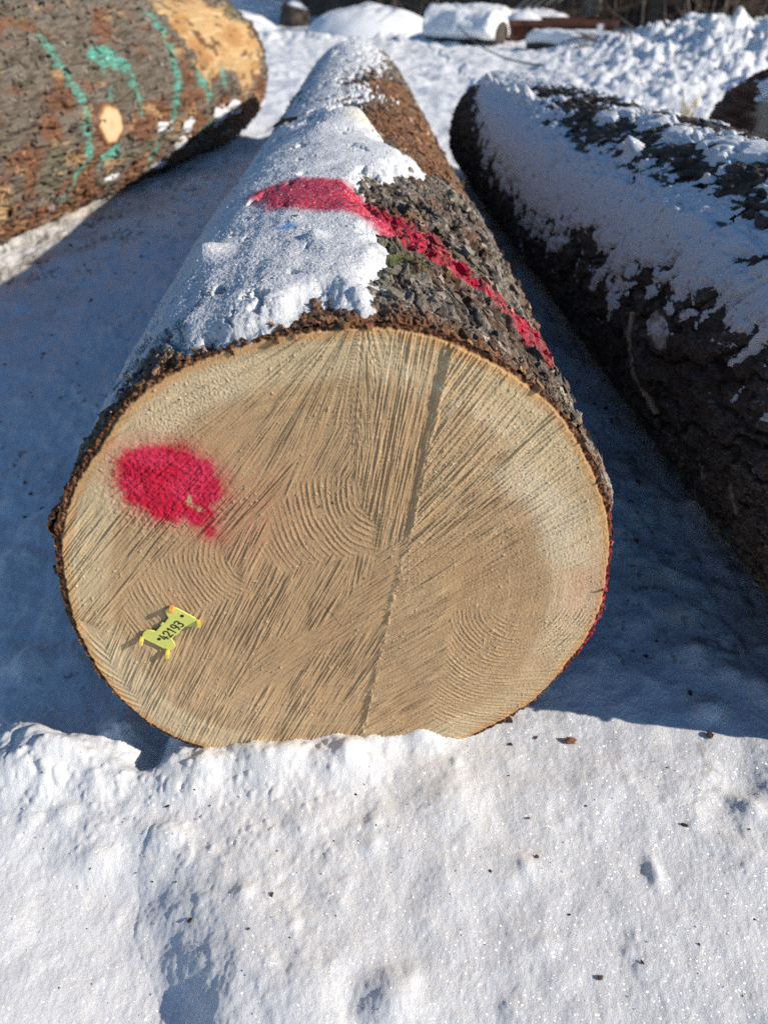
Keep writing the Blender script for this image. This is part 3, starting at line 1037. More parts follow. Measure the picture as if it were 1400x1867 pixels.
    w2 = sst(-0.010, 0.008, sdpoly(X, Z, [fp(*p) for p in ((345, 1000), (395, 985), (420, 1030), (450, 1075), (400, 1100), (330, 1120), (290, 1185), (235, 1150), (232, 1080), (280, 1030))]) + 0.4 * wz)
    h = put(h, a2, w2)
    a3, rr, an = arcs(955, 1080, 0.0056, 400)
    a3 = 1.25 * a3 + 0.5 * B_h
    w3 = sst(-0.012, 0.012, sdpoly(X, Z, [fp(*p) for p in ((832, 1100), (880, 1120), (950, 1130), (1060, 1100), (1075, 1140), (1000, 1230), (900, 1310), (800, 1310), (790, 1290), (810, 1200))]) + 0.6 * wz)
    h = put(h, a3, w3)
    a4, rr, an = arcs(330, 1060, 0.0065, 405)
    w4 = sst(-0.008, 0.006, sdpoly(X, Z, [fp(*p) for p in ((150, 1130), (175, 1140), (210, 1220), (260, 1290), (240, 1300), (190, 1240), (150, 1180))]))
    h = put(h, a4, w4)
    # fuzzy torn patch top-left
    fz = sst(-0.02, 0.02, sdpoly(X, Z, [fp(*p) for p in ((230, 780), (300, 710), (400, 665), (480, 650), (420, 730), (330, 800))]) + wz)
    h = h + fz * (0.0011 * fbm(X * 420, Z * 420, 2, 410, 0.7))
    ft = sst(-0.02, 0.02, sdpoly(X, Z, [fp(*p) for p in ((640, 625), (760, 625), (860, 700), (960, 800), (900, 830), (780, 720), (680, 690))]) + wz) * sst(0.0, 0.3, fbm(X * 60, Z * 60, 3, 414))
    h = h + ft * 0.0011 * np.abs(fbm(X * 330, Z * 330, 2, 416, 0.7))
    # raised torn fibres along a few streaks
    fib = sst(0.36, 0.5, pn(X * 260, Z * 200, 418)) * sst(0.0, 0.35, pn(X * 22, Z * 22, 419) + 0.05)
    h = h + 0.0013 * fib
    h = h + 0.00035 * fbm(X * 480, Z * 480, 2, 421, 0.7)
    # saw step: the cut changes level along one line
    up_ = sst(fp(700, 1000)[1], fp(700, 900)[1], Z)
    wdt = 0.005 + 0.003 * up_
    h = h + 0.0017 * sst(-1.3 * wdt, 0.0, du) * (0.5 + 0.5 * up_) * sst(0.16, 0.0, du) - (0.0003 + 0.0012 * up_) * np.exp(-((du + wdt * .8) / (0.5 * wdt + .002)) ** 2)
    h = h + 0.0016 * np.exp(-((du - 0.002) / 0.0022) ** 2) * sst(-0.1, 0.3, fbm(X * 90, Z * 90, 3, 423))
    # large scale waviness of the cut
    h = h + 0.0013 * core_rough(X, Z)
    h = h + 0.0022 * fbm(X * 5, Z * 5, 2, 425) + 0.0010 * fbm(X * 16, Z * 16, 2, 427)
    # rim: cambium and bark layer torn and set back
    e = r - rw
    bark = sst(0.0015, 0.004, e + 0.002 * fbm(X * 90, Z * 90, 3, 430))
    h = h * (1 - 0.7 * bark) + bark * (-0.002 + 0.0040 * fbm(X * 130, Z * 130, 4, 433, 0.65))
    # colours
    pcx, pcz = fp(612, 1120)
    col = np.empty(X.shape + (3,), f32)
    col[:] = (0.510, 0.345, 0.192)
    heart = sst(0.95, 0.35, r / rw)
    col = mix(col, (0.450, 0.292, 0.158), heart * 0.75)
    rside = np.exp(-((th - 1.35) / 0.75) ** 4)
    sap = sst(0.060, 0.045, (rw - r) / (1 + 0.45 * rside) + 0.004 * fbm(X * 8, Z * 8, 2, 436))
    col = mix(col, (0.65, 0.505, 0.31), sap * 0.75)
    rings = pn((r / rw) * 62 + 0.6 * pn(X * 6, Z * 6, 440), th * 0.9, 441)
    rings2 = pn((r / rw) * 120 + 0.5 * pn(X * 6, Z * 6, 440), th * 2.0, 442)
    col = col * (1 + (0.16 * rings + 0.16 * rings2)[..., None])
    shade = fbm(X * 7, Z * 7, 3, 445)
    col = mix(col, (0.47, 0.295, 0.155), sst(0.0, 0.5, shade) * 0.5)
    wet = sst(-0.012, 0.02, sdpoly(X, Z, [fp(*p) for p in ((940, 830), (1060, 930), (1075, 1030), (1000, 1040), (960, 940), (880, 860))]) + wz)
    col = mix(col, (0.78, 0.67, 0.49), 0.55 * wet)
    col = mix(col, (0.78, 0.58, 0.34), sst(0.0012, 0.0030, h) * 0.25)
    col = mix(col, (0.92, 0.83, 0.66), np.clip(fib + fz * 0.3 + ft * 0.5, 0, 1) * 0.35)
    band = sst(-0.006, -0.002, e) * sst(0.5, -0.6, e * 0)
    ora = sst(-0.010, -0.003, e + 0.003 * fbm(X * 60, Z * 60, 3, 448))
    col = mix(col, (0.60, 0.33, 0.13), 0.7 * ora)
    brc = np.empty_like(col)
    brc[:] = (0.16, 0.066, 0.032)
    bn = fbm(X * 120, Z * 120, 4, 450, 0.6)
    brc = mix(brc, (0.36, 0.19, 0.09), sst(0.1, 0.5, bn) * 0.7)
    brc = mix(brc, (0.035, 0.018, 0.012), sst(-0.05, -0.4, bn) * 0.85)
    brc = mix(brc, (0.05, 0.03, 0.022), sst(0.55, 0.9, e / 0.014 + 0.3 * bn) * 0.6)
    pr = np.exp(-((th - 1.78) / 0.36) ** 4) * sst(0.25, 0.6, e / 0.010) * sst(-.25, .05, bn)
    brc = mix(brc, PINK, pr * 0.8)
    col = col * (1 - bark[..., None]) + brc * bark[..., None]
    # heart check
    ck, _ = dline(X, Z, [fp(*p) for p in ((593, 1107), (603, 1118), (610, 1125), (622, 1141))])
    col = mix(col, (0.20, 0.13, 0.075), sst(0.0012, 0.0003, ck + 0.0015 * pn(X * 300, Z * 300, 453)))
    for (px, py) in ((663, 1055), (606, 918), (1053, 853), (582, 925), (700, 1110)):
        c = fp(px, py)
        col = mix(col, (0.14, 0.09, 0.05), sst(0.003, 0.001, np.hypot(X - c[0], Z - c[1])))
    # pink spray blotch
    blot = [fp(*p) for p in ((208, 838), (228, 820), (260, 808), (310, 806), (345, 815), (380, 840), (405, 872), (410, 900), (392, 925), (388, 950), (397, 978), (388, 982), (362, 968), (338, 952),
                             (300, 948), (262, 935), (230, 912), (210, 880))]
    sd0 = sdpoly(X, Z, blot)
    core = sst(-0.012, 0.010, sd0 + 0.008 * fbm(X * 60, Z * 60, 4, 460) + 2.5 * (h - 0.0014))
    spray = 0.30 * sst(-0.035, 0.0, sd0 + 4 * (h - 0.0012)) ** 2
    c = fp(440, 930)
    mist = 0.22 * np.exp(-(((X - c[0]) / .07) ** 2 + ((Z - c[1]) / .075) ** 2)) * sst(-0.2, 0.6, pn(X * 150, Z * 150, 462) + 0.2)
    hole = sst(-0.001, 0.004, sdpoly(X, Z, [fp(*p) for p in ((340, 900), (352, 895), (356, 915), (375, 930), (372, 940), (350, 928), (335, 915))]) + 0.004 * fbm(X * 150, Z * 150, 3, 464) - 0.001)
    pw = np.clip(np.maximum(core, spray) + mist, 0, 1) * (1 - 0.9 * hole)
    pcol = np.empty_like(col)
    pcol[:] = PINK * np.array([1.12, 2.4, 1.45], f32)
    pcol = mix(pcol, (0.54, 0.008, 0.035), sst(-0.1, 0.4, fbm(X * 24, Z * 24, 4, 466) + 0.15) * 0.8)
    pcol = mix(pcol, (0.28, 0.01, 0.03), sst(0.28, 0.42, fbm(X * 110, Z * 110, 3, 467, .6)) * 0.6)
    col = col * (1 - pw[..., None]) + pcol * pw[..., None]
    # faint pink tinge beside the right rim
    c = fp(1060, 1075)
    col = mix(col, (0.80, 0.35, 0.33), 0.22 * np.exp(-(((X - c[0]) / .03) ** 2 + ((Z - c[1]) / .06) ** 2)))
    Y = face_y(X, Z) - h
    V = np.stack([X, Y, Z], -1)
    grid('cut_face', V, M_WOOD, root, {'col': np.clip(col, 0, 1)}, keep=keep)
    print('face', V.shape, time.time() - T0)
    return root


MAIN_ROOT = build_main()


# ---------------- other logs
def build_log(lg, label, seed, th_rng, kth, smin, colfun, snowfun=None, plate=1.3, hscale=1.6, endround=0.25, name='felled_log', nflake=0, flake_th=(-1.2, 2.3), flake_sz=0.03, bare=lambda a, s: 0 * a + 1):
    cx0, cz0 = lg.cen((lg.y0 + lg.y1) / 2)
    root = empty(name, (float(cx0), (lg.y0 + lg.y1) / 2, 0.0))
    tag(root, label, 'log', 'felled logs lying in the snowy yard')
    th = theta_axis(th_rng[0], th_rng[1], kth, 70)
    s = s_axis(lg.y0, lg.y1, smin, 0.003) if lg.y0 > 0.3 else np.linspace(0, lg.y1 - lg.y0, 700)
    TH, S = np.meshgrid(th.astype(f32), s.astype(f32))
    TW = np.where(TH > np.pi, TH - 2 * np.pi, TH)
    A = TH * f32(lg.r1)
    h, cre, r1, q1, n = bark_fields(A, S, seed, plate)
    h = h * hscale
    col, h = colfun(A, S, TW, h, cre, r1, q1, n)
    L = lg.y1 - lg.y0

    def rf(T, Q):
        r = lg.rad(lg.y0 + Q) * (1 + 0.02 * fbm(T * 1.2, Q * 0.9, 3, seed + 30))
        return r * (1 - endround * (1 - sst(0.0, 0.30, L - Q)) ** 2)
    V = log_grid(lg, th, s, rf, h)
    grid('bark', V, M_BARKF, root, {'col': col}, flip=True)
    if nflake:
        r_ = np.random.default_rng(seed + 60)
        sub = np.argwhere((TW > flake_th[0]) & (TW < flake_th[1]) & (bare(A, S) > 0.5))
        pk_ = sub[r_.integers(0, len(sub), nflake)]
        ii, jj = pk_[:, 0], pk_[:, 1]
        sz_ = flake_sz * (0.5 + 1.3 * r_.random(nflake) ** 2.2)
        bark_flakes('bark_flakes', lg, V, TW, S, col, (ii, jj), sz_, root, M_BARKF, seed + 61, 0.18, 0.55)
    for k, nm in ((0, 'cut_face'), (-1, 'far_cut_face')):
        ring = V[k, :-1]
        c = ring.mean(0) + np.array([0, -0.012 if k == 0 else 0.012, 0])
        # concentric rings so the end reads as sawn wood
        rows = [ring] + [c + (ring - c) * q for q in (0.96, 0.8, 0.5, 0.2)]
        VV = np.stack(rows + [np.repeat(c[None], len(ring), 0)], 0)
        VV = np.concatenate([VV, VV[:, :1]], 1)
        cc = np.empty(VV.shape, f32)
        cc[:] = (0.55, 0.40, 0.23)
        cc[0] = (0.12, 0.06, 0.035)
        cc[1] = (0.45, 0.28, 0.13)
        grid(nm, VV, M_WOOD, root, {'col': cc}, flip=(k == -1))
    if snowfun is not None:
        M, hs, sc, keep = snowfun(A, S, TW, cre, h)
        V = log_grid(lg, th, s, rf, hs)
        grid('snow_cover', V, M_SNOWL, root, {'col': sc}, keep=keep, flip=True)['kind'] = 'stuff'
    print(label[:20], V.shape, time.time() - T0)
    return root


RIGHT = Log(0.958, -0.089, 0.37, 0.025, 0.03, 0.70, 4.75)
R_SN_LOW = RIGHT.poly([(866, 170), (872, 230), (885, 300), (905, 340), (950, 425), (1010, 475), (1060, 470), (1085, 520), (1110, 575), (1150, 540), (1195, 515), (1225, 590), (1290, 605), (1330, 640), (1400, 690)])
R_SN_UP = RIGHT.poly([(1400, 430), (1330, 385), (1290, 365), (1230, 345), (1200, 320), (1150, 290), (1090, 275), (1030, 245), (990, 205), (940, 170), (900, 152)])
near_s = max(0.0, R_SN_LOW[-1][1] - 0.05)
R_POLY = R_SN_LOW + [(R_SN_LOW[-1][0] - 0.02, 0.35), (R_SN_LOW[-1][0] - 0.03, 0.0), (R_SN_UP[0][0], 0.0), (R_SN_UP[0][0], 0.5)] + R_SN_UP


def right_col(A, S, TW, h, cre, r1, q1, n):
    col = np.empty(A.shape + (3,), f32)
    col[:] = (0.105, 0.075, 0.057)
    col = mix(col, (0.19, 0.165, 0.14), sst(0.3, 1.0, r1) * 0.7)
    col = mix(col, (0.12, 0.055, 0.035), sst(0.1, 0.5, fbm(A * 7, S * 4, 4, 510)) * 0.6)
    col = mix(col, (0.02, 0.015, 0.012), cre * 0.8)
    # pale scar and stripped strip
    for pts, w, c in (([(1150, 575), (1150, 640), (1160, 690), (1190, 750)], 0.013, (0.60, 0.45, 0.30)),
                      ([(1190, 585), (1205, 620)], .026, (0.62, 0.52, 0.40)),
                      ([(1330, 890), (1340, 930)], .010, (0.30, 0.23, 0.17))):
        D, _ = dline(A, S, [RIGHT.hit(*p) for p in pts])
        wv = sst(w, w * 0.5, D + 0.3 * w * fbm(A * 40, S * 30, 3, 515))
        col = mix(col, c, wv)
        h = h * (1 - wv) + 0.002 * wv
    return col, h


def right_snow(A, S, TW, cre, h):
    m = sdpoly(A, S, R_POLY)
    nz = fbm(A * 9, S * 11 + A * 4, 4, 520, 0.6)
    n2 = fbm(A * 26, S * 14, 4, 524, 0.6)
    low = sst(-0.7, -1.5, TW)
    drip = fbm(A * 5 + S * 3, S * 16 + A * 6, 4, 526, 0.6)
    m1 = m + 0.08 * nz * (0.4 + 1.0 * low) + 0.11 * drip * (0.25 + low) + 0.06 * n2 * (0.5 + low) - 0.035 * low - 0.03 * (cre - .3) * low - 0.16 * sst(0.22, 0.5, fbm(A * 9 + S * 4, S * 8, 4, 528, 0.6)) * sst(-0.85, -1.3, TW) + 0.035 * sst(-0.75, -0.5, TW)
    # broken snow on the crown and far slope
    top = sst(-0.75, -0.5, TW) * (1 - sst(0.9, 1.4, TW))
    m2 = 0.14 * fbm(A * 7, S * 5, 4, 530, 0.6) + 0.06 * n2 - 0.006 + 0.06 * sst(2.6, 3.4, S)
    m2 = np.where(top > 0, m2 * top - 0.03 * (1 - top), -1)
    sc0 = np.exp(-((A - RIGHT.hit(1197, 600)[0]) / .03) ** 2 - ((S - RIGHT.hit(1197, 600)[1]) / .05) ** 2) - 0.45
    m1 = np.maximum(m1, 0.03 * sc0 + 0.01 * n2)
    M = np.maximum(m1, m2)
    ridge = np.exp(-((TW + 0.46 + 0.10 * fbm(A * 0 + 1.1, S * 3, 2, 527)) / 0.12) ** 2)
    thick = np.where(m1 > m2, 0.022 + 0.040 * ridge, 0.016)
    thick = thick * (1 - 0.45 * low)
    gr = fbm(A * 80, S * 60, 3, 534, 0.6)
    hs = thick * sst(-0.003, 0.07, M) + 0.0010 * gr + 0.009 * fbm(A * 6, S * 9 + A * 4, 3, 537, 0.45) - 0.002
    for (px, py, ra, rs, k) in ((1158, 280, .025, .03, .05), (1250, 380, .05, .12, .012)):
        g = RIGHT.hit(px, py)
        hs = hs + k * np.exp(-np.clip(((A - g[0]) / ra) ** 2 + ((S - g[1]) / rs) ** 2, 0, 30))
        M = np.maximum(M, 0.02 * (np.exp(-np.clip(((A - g[0]) / ra) ** 2 + ((S - g[1]) / rs) ** 2, 0, 30)) - .5))
    sc = np.empty(A.shape + (3,), f32)
    sc[:] = SNOW_C
    dust = sst(0.50, 0.62, fbm(A * 38, S * 38, 4, 541, 0.75)) * 0.6
    sc = mix(sc, (0.14, 0.10, 0.07), dust)
    return M, hs, sc, (M > -0.003)


build_log(RIGHT, 'dark barked log on the right with a drift of snow along its shaded flank', 500, (rad(-140), rad(100)), 760, 0.0026, right_col, right_snow, hscale=1.0, nflake=5000, flake_th=(-2.2, 0.9), flake_sz=0.022)

LEFT = Log(-2.46, 0.253, 0.45, 0.0, 0.03, 1.6, 6.0)
L_GREEN = [([(78, 70), (105, 110), (130, 150), (150, 190), (160, 230), (160, 290), (140, 320), (118, 352)], .017),
           ([(170, 102), (200, 92), (220, 110), (240, 140), (252, 170), (262, 210)], .016),
           ([(172, 102), (185, 115), (215, 112)], .020), ([(200, 165), (203, 178)], .012),
           ([(272, 25), (298, 60), (316, 100), (325, 150), (314, 215)], .020),
           ([(366, 145), (382, 178)], .020), ([(408, 135), (410, 148)], .018), ([(380, 225), (362, 245)], .018), ([(215, 268), (185, 292)], .018), ([(287, 268), (272, 296)], .016)]
L_WOOD = LEFT.poly([(255, -25), (285, 20), (318, 50), (345, 90), (368, 122), (398, 128), (420, 110), (436, 150), (446, 185), (462, 150), (478, 90), (462, 62), (430, 35), (380, 5), (340, -25)])


def left_col(A, S, TW, h, cre, r1, q1, n):
    col = np.empty(A.shape + (3,), f32)
    col[:] = (0.175, 0.140, 0.108)
    col = mix(col, (0.27, 0.235, 0.195), sst(0.2, 1.0, r1) * 0.75)
    col = mix(col, (0.17, 0.175, 0.105), sst(0.0, 0.5, fbm(A * 4, S * 4, 4, 610)) * 0.55)
    low = sst(1.2, 1.9, TW)
    ru = sst(0.05, 0.40, fbm(A * 6, S * 4, 4, 614) + 0.30 * low - 0.06)
    col = mix(col, (0.26, 0.105, 0.048), ru * 0.8)
    col = mix(col, (0.52, 0.33, 0.17), sst(0.38, 0.5, fbm(A * 9, S * 5, 4, 617) + 0.12 * low) * 0.8)
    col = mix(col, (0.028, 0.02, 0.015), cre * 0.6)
    w = sst(-0.02, 0.02, sdpoly(A, S, L_WOOD) + 0.14 * fbm(A * 7, S * 7, 5, 620, 0.6))
    wc = np.empty_like(col)
    wc[:] = (0.56, 0.36, 0.165)
    wc = mix(wc, (0.72, 0.53, 0.30), sst(0.0, 0.5, fbm(A * 30, S * 5, 3, 624)) * 0.7)
    wc = mix(wc, (0.42, 0.20, 0.07), sst(-0.1, 0.4, fbm(A * 9, S * 4, 4, 626)) * 0.85)
    wc = mix(wc, (0.12, 0.06, 0.03), sst(0.22, 0.36, fbm(A * 9, S * 8, 4, 627)) * 0.9)
    col = col * (1 - w[..., None]) + wc * w[..., None]
    h = h * (1 - w) + w * (-0.006 + 0.004 * fbm(A * 25, S * 6, 3, 629))
    for pts, wd in L_GREEN:
        D, _ = dline(A, S, [LEFT.hit(*p) for p in pts])
        pw = sst(wd * 1.15, wd * 0.45, (D + wd * 1.5 * fbm(A * 22, S * 18, 4, 632, 0.65)) * 0.58) * (1 - 0.8 * cre)
        col = mix(col, (0.12, 0.46, 0.36), np.clip(pw * 0.85, 0, 1))
    # felling notch at the far end: dark bark-brown facet
    nt = sst(4.18, 4.25, S + 0.10 * (1.2 - TW))
    col = mix(col, (0.10, 0.062, 0.042), nt * 0.9)
    return col, h


def left_snow(A, S, TW, cre, h):
    M = np.full(A.shape, -1, f32)
    n2 = fbm(A * 18, S * 12, 4, 640, 0.6)
    for (px, py, ra, rs) in ((300, 235, .05, .05), (340, 240, .06, .06), (400, 210, .05, .10), (420, 200, .04, .16), (205, 322, .03, .05), (330, 262, .03, .1), (290, 300, .02, .1)):
        g = LEFT.hit(px, py)
        q = ((A - g[0]) / ra) ** 2 + ((S - g[1]) / rs) ** 2
        M = np.maximum(M, 0.03 * (1 - q) + 0.075 * n2 - 0.006)
    hs = 0.014 * sst(-0.002, 0.02, M) + 0.002 * n2 - 0.001
    sc = np.empty(A.shape + (3,), f32)
    sc[:] = SNOW_C
    return M, hs, sc, (M > -0.003)


lroot = build_log(LEFT, 'thick grey barked log with green paint stripes and bare wood at its end', 600, (rad(-60), rad(150)), 620, 0.0030, left_col, left_snow, plate=1.25, hscale=1.9, endround=0.16, nflake=6000, flake_th=(-0.6, 2.4), flake_sz=0.042,
                  bare=lambda a, s: ((sdpoly(a, s, L_WOOD) < -0.02) & (np.hypot((a - LEFT.hit(200, 226)[0]) / .11, (s - LEFT.hit(200, 226)[1]) / .13) > 1)).astype(f32))


def branch_stub(lg, root, px, py, ra, rs, name):
    a, s = lg.hit(px, py)
    th = a / lg.r1
    y = lg.y0 + s
    cx, cz = lg.cen(y)
    R = lg.rad(y)
    n_ = np.array([math.sin(th), -0.25 * math.sin(th), math.cos(th)])
    n_ /= np.linalg.norm(n_)
    t_ = np.array([lg.b, 1, 0])
    t_ = t_ - n_ * (t_ @ n_)
    t_ /= np.linalg.norm(t_)
    v_ = np.cross(t_, n_)
    c0 = np.array([cx + R * math.sin(th), y, cz + R * math.cos(th)])
    rows = []
    cols = []
    k = 60
    for q, hh, cc in ((1.45, -0.02, (0.13, 0.07, 0.04)), (1.25, 0.004, (0.13, 0.07, 0.042)), (1.08, 0.012, (0.40, 0.19, 0.075)), (1.0, 0.012, (0.62, 0.42, 0.22)), (0.9, 0.0125, (0.72, 0.52, 0.30)), (0.5, 0.013, (0.76, 0.56, 0.33)), (0.02, 0.013, (0.66, 0.46, 0.25))):
        ang = np.linspace(0, 2 * np.pi, k)
        wob = 1 + (0.20 * pn(np.cos(ang) * 1.5 + px, np.sin(ang) * 1.5, 650) + 0.12 * pn(np.cos(ang) * 5 + px, np.sin(ang) * 5, 651)) * (1 if q > 0.3 else 0)
        P = c0 + n_ * hh + (np.cos(ang) * ra * q * wob)[:, None] * v_ + (np.sin(ang) * rs * q * wob)[:, None] * t_
        rows.append(P)
        cols.append(np.tile(np.array(cc, f32), (k, 1)))
    o = grid(name, np.stack(rows), M_WOOD, root, {'col': np.stack(cols)})
    return o


branch_stub(LEFT, lroot, 200, 226, 0.072, 0.085, 'branch_stub')['label'] = 'pale sawn branch stub'

FOURTH = Log(2.22, -0.085, 0.32, 0.0, 0.03, 0.4, 4.35)


def fourth_col(A, S, TW, h, cre, r1, q1, n):
    col = np.empty(A.shape + (3,), f32)
    col[:] = (0.16, 0.075, 0.045)
    col = mix(col, (0.22, 0.11, 0.06), sst(0.2, 1, r1) * 0.6)
    col = mix(col, (0.05, 0.035, 0.028), sst(-0.1, 0.4, fbm(A * 5, S * 3, 3, 710)) * 0.6)
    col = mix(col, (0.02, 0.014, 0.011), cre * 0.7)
    w = sst(-0.01, 0.03, sdpoly(A, S, FOURTH.poly([(1372, 250), (1376, 200), (1392, 165), (1430, 150), (1470, 200), (1450, 260)])) + 0.03 * fbm(A * 12, S * 10, 3, 715))
    col = mix(col, (0.48, 0.38, 0.27), w)
    return col, h * (1 - w)


def fourth_snow(A, S, TW, cre, h):
    n2 = fbm(A * 15, S * 10, 4, 720, 0.6)
    n2 = fbm(A * 7, S * 5, 4, 721, 0.6)
    M = 0.12 * n2 - 0.045 + 0.02 * np.exp(-((TW - 0.1) / .6) ** 2)
    hs = 0.016 * sst(-0.002, 0.04, M) + 0.002 * n2 - 0.001
    sc = np.empty(A.shape + (3,), f32)
    sc[:] = SNOW_C
    return M, hs, sc, (M > -0.003) & (np.abs(TW) < 1.5)


build_log(FOURTH, 'rusty brown log end with snow spots beyond the dark log at right', 700, (rad(-130), rad(110)), 420, 0.006, fourth_col, fourth_snow, nflake=1500, flake_th=(-1.5, 1.2), flake_sz=0.035)


# ------------------------------------------------------------------ number tag on the cut face
def tag_pt(zx, zy, off):
    px, py = 230 + zx * 0.12143, 1080 + zy * 0.12143
    x, z = fp(px, py, -off)
    return np.array([x, face_y(x, z) - off, z])


def build_tag():
    c = tag_pt(670, 560, 0.0)
    root = empty('number_tag', tuple(c))
    tag(root, 'small yellow plastic tag numbered 42193 nailed to the sawn log face', 'tag')
    nrm = np.array([KX, -1, KZ])
    nrm /= np.linalg.norm(nrm)
    out = [(655, 215), (735, 215), (770, 225), (1045, 375), (1070, 440), (1050, 503), (1010, 505), (900, 495), (860, 530), (815, 572), (812, 598), (775, 612),
           (690, 682), (745, 770), (738, 805), (690, 850), (625, 848), (605, 830), (575, 830), (290, 688), (262, 672), (245, 640), (265, 590), (310, 555), (380, 555),
           (450, 572), (532, 485), (522, 462), (548, 442), (580, 447), (640, 370), (588, 270), (610, 240)]
    mb = MB()
    mb.prism([tag_pt(x, y, 0.0034) for x, y in out], nrm * 0.0022)
    plate = mb.build('plate', M_TAG, root, bevel=0.0006)
    for (x, y, w, d, hgt, m, lean) in ((690, 215, 62, 55, 0.0115, M_TAGO, (0, 0)), (1085, 435, 60, 70, 0.0085, M_TAGE, (0.15, 0)), (248, 680, 52, 75, 0.0095, M_TAGE, (-0.1, -0.2)), (632, 872, 58, 70, 0.0100, M_TAGE, (0, -0.2))):
        mb = MB()
        q = [tag_pt(x + a * w / 2, y + b * d / 2, 0.0026) for a, b in ((-1, -1), (1, -1), (1, 1), (-1, 1))]
        mb.prism(q, nrm * hgt + np.array([lean[0], 0, lean[1]]) * 0.012)
        mb.build('prong', m, root, bevel=0.0006)
    for (x, y) in ((843, 357), (497, 703)):
        mb = MB()
        cc = tag_pt(x, y, 0.0060)
        q = []
        for i in range(14):
            t = 2 * math.pi * i / 14
            q.append(cc + np.array([math.cos(t) * 0.0024, 0, math.sin(t) * 0.0024]) - nrm * 0.0006)
        mb.prism(q, nrm * 0.0008)
        mb.build('nail_hole', M_INK, root)
    # printed number, drawn as strokes
    glyph = {'4': [[(0.62, 0.0), (0.62, 0.62)], [(0.40, 1.0), (0.05, 0.30), (0.95, 0.30)]],
             '2': [[(0.08, 0.74), (0.16, 0.92), (0.5, 1.0), (0.84, 0.92), (0.90, 0.70), (0.76, 0.48), (0.08, 0.02), (0.92, 0.02)]],
             '1': [[(0.22, 0.78), (0.55, 1.0), (0.55, 0.0)]],
             '9': [[(0.88, 0.66), (0.76, 0.46), (0.48, 0.40), (0.18, 0.50), (0.10, 0.72), (0.22, 0.93), (0.5, 1.0), (0.80, 0.92), (0.90, 0.66), (0.84, 0.30), (0.64, 0.04), (0.42, 0.0)]],
             '3': [[(0.10, 0.90), (0.40, 1.0), (0.76, 0.94), (0.86, 0.76), (0.74, 0.58), (0.42, 0.53), (0.78, 0.46), (0.92, 0.26), (0.78, 0.06), (0.42, 0.0), (0.08, 0.10)]]}
    # baseline runs lower-left to upper-right; digits stand towards the upper left
    o0 = tag_pt(627, 676, 0.0)
    o1 = tag_pt(627 + 280, 676 - 246, 0.0)
    tpl = tag_pt(627 - 122, 676 - 64, 0.0)
    base = (o1 - o0)
    up = tpl - o0
    adv = base / 5.0
    k = 0
    for i, ch in enumerate('42193'):
        mb = MB()
        for st in glyph[ch]:
            for p, q in zip(st[:-1], st[1:]):
                P = o0 + adv * (i + 0.84 * p[0] - 0.1) + up * p[1]
                Q = o0 + adv * (i + 0.84 * q[0] - 0.1) + up * q[1]
                d = Q - P
                d /= np.linalg.norm(d)
                w = np.cross(d, nrm)
                w /= np.linalg.norm(w)
                hw = 0.00085
                P = P - d * hw * .7
                Q = Q + d * hw * .7
                lift = 0.0034 + 0.0022 + 0.00012 + 0.00003 * (k % 5)
                k += 1
                mb.prism([P - w * hw + nrm * lift, Q - w * hw + nrm * lift, Q + w * hw + nrm * lift, P + w * hw + nrm * lift], nrm * 0.0002)
        mb.build('digit', M_INK, root)


build_tag()


# ------------------------------------------------------------------ chips of bark
def chip_mesh(seed):
    r = np.random.default_rng(seed)
    n = 7 + seed % 3
    ang = np.sort(r.random(n) * 0.5 + np.arange(n)) * 2 * np.pi / n
    rr = 0.6 + 0.5 * r.random(n)
    asp = 0.45 + 0.4 * r.random()
    v = []
    for lay, sc, z in ((0, 0.9, -0.12), (1, 1.0, 0.10), (2, 0.6, 0.26)):
        for a, q in zip(ang, rr):
            v.append((q * math.cos(a) * sc * 0.5, q * math.sin(a) * asp * sc * 0.5, z * 0.5 + 0.12 * (r.random() - .5)))
    f = [tuple(range(n))[::-1], tuple(range(2 * n, 3 * n))]
    for l in (0, 1):
        for i in range(n):
            j = (i + 1) % n
            f.append((l * n + i, l * n + j, (l + 1) * n + j, (l + 1) * n + i))
    me = bpy.data.meshes.new('bark_chip')
    me.from_pydata(v, [], f)
    me.update()
    return me


CH = [chip_mesh(i) for i in range(7)]
CHR = []
for m in CH:
    m.materials.append(M_CHIP)
for m in [chip_mesh(i + 20) for i in range(3)]:
    m.materials.append(M_CHIPR)
    CHR.append(m)


def chip(px, py, size, label, group=None, red=False, on=None, P=None, lift=0.25, cat='bark chip'):
    i = int(RNG.integers(0, 7))
    me = CHR[i % 3] if red else CH[i]
    o = bpy.data.objects.new('bark_chip', me)
    COL.objects.link(o)
    if P is None:
        if on is None:
            g = gnd(px, py)
            for _ in range(3):
                g = gnd(px, py, gh(g[0], g[1]))
            P = np.array([g[0], g[1], gh(g[0], g[1]) + size * lift * 0.5])
        else:
            a, s = on.hit(px, py)
            th = a / on.r1
            y = on.y0 + s
            cx, cz = on.cen(y)
            size = size * 0.62
            R = float(main_r(np.array([th]), np.array([s]))[0]) + 0.014 + size * lift * 0.2
            P = np.array([cx + R * math.sin(th), y, cz + R * math.cos(th)])
    o.location = tuple(float(v) for v in P)
    o.rotation_euler = (RNG.normal() * 0.35, RNG.normal() * 0.35, RNG.random() * 6.28)
    o.scale = (size, size * (0.7 + 0.5 * RNG.random()), size)
    tag(o, label, cat, group)
    return o


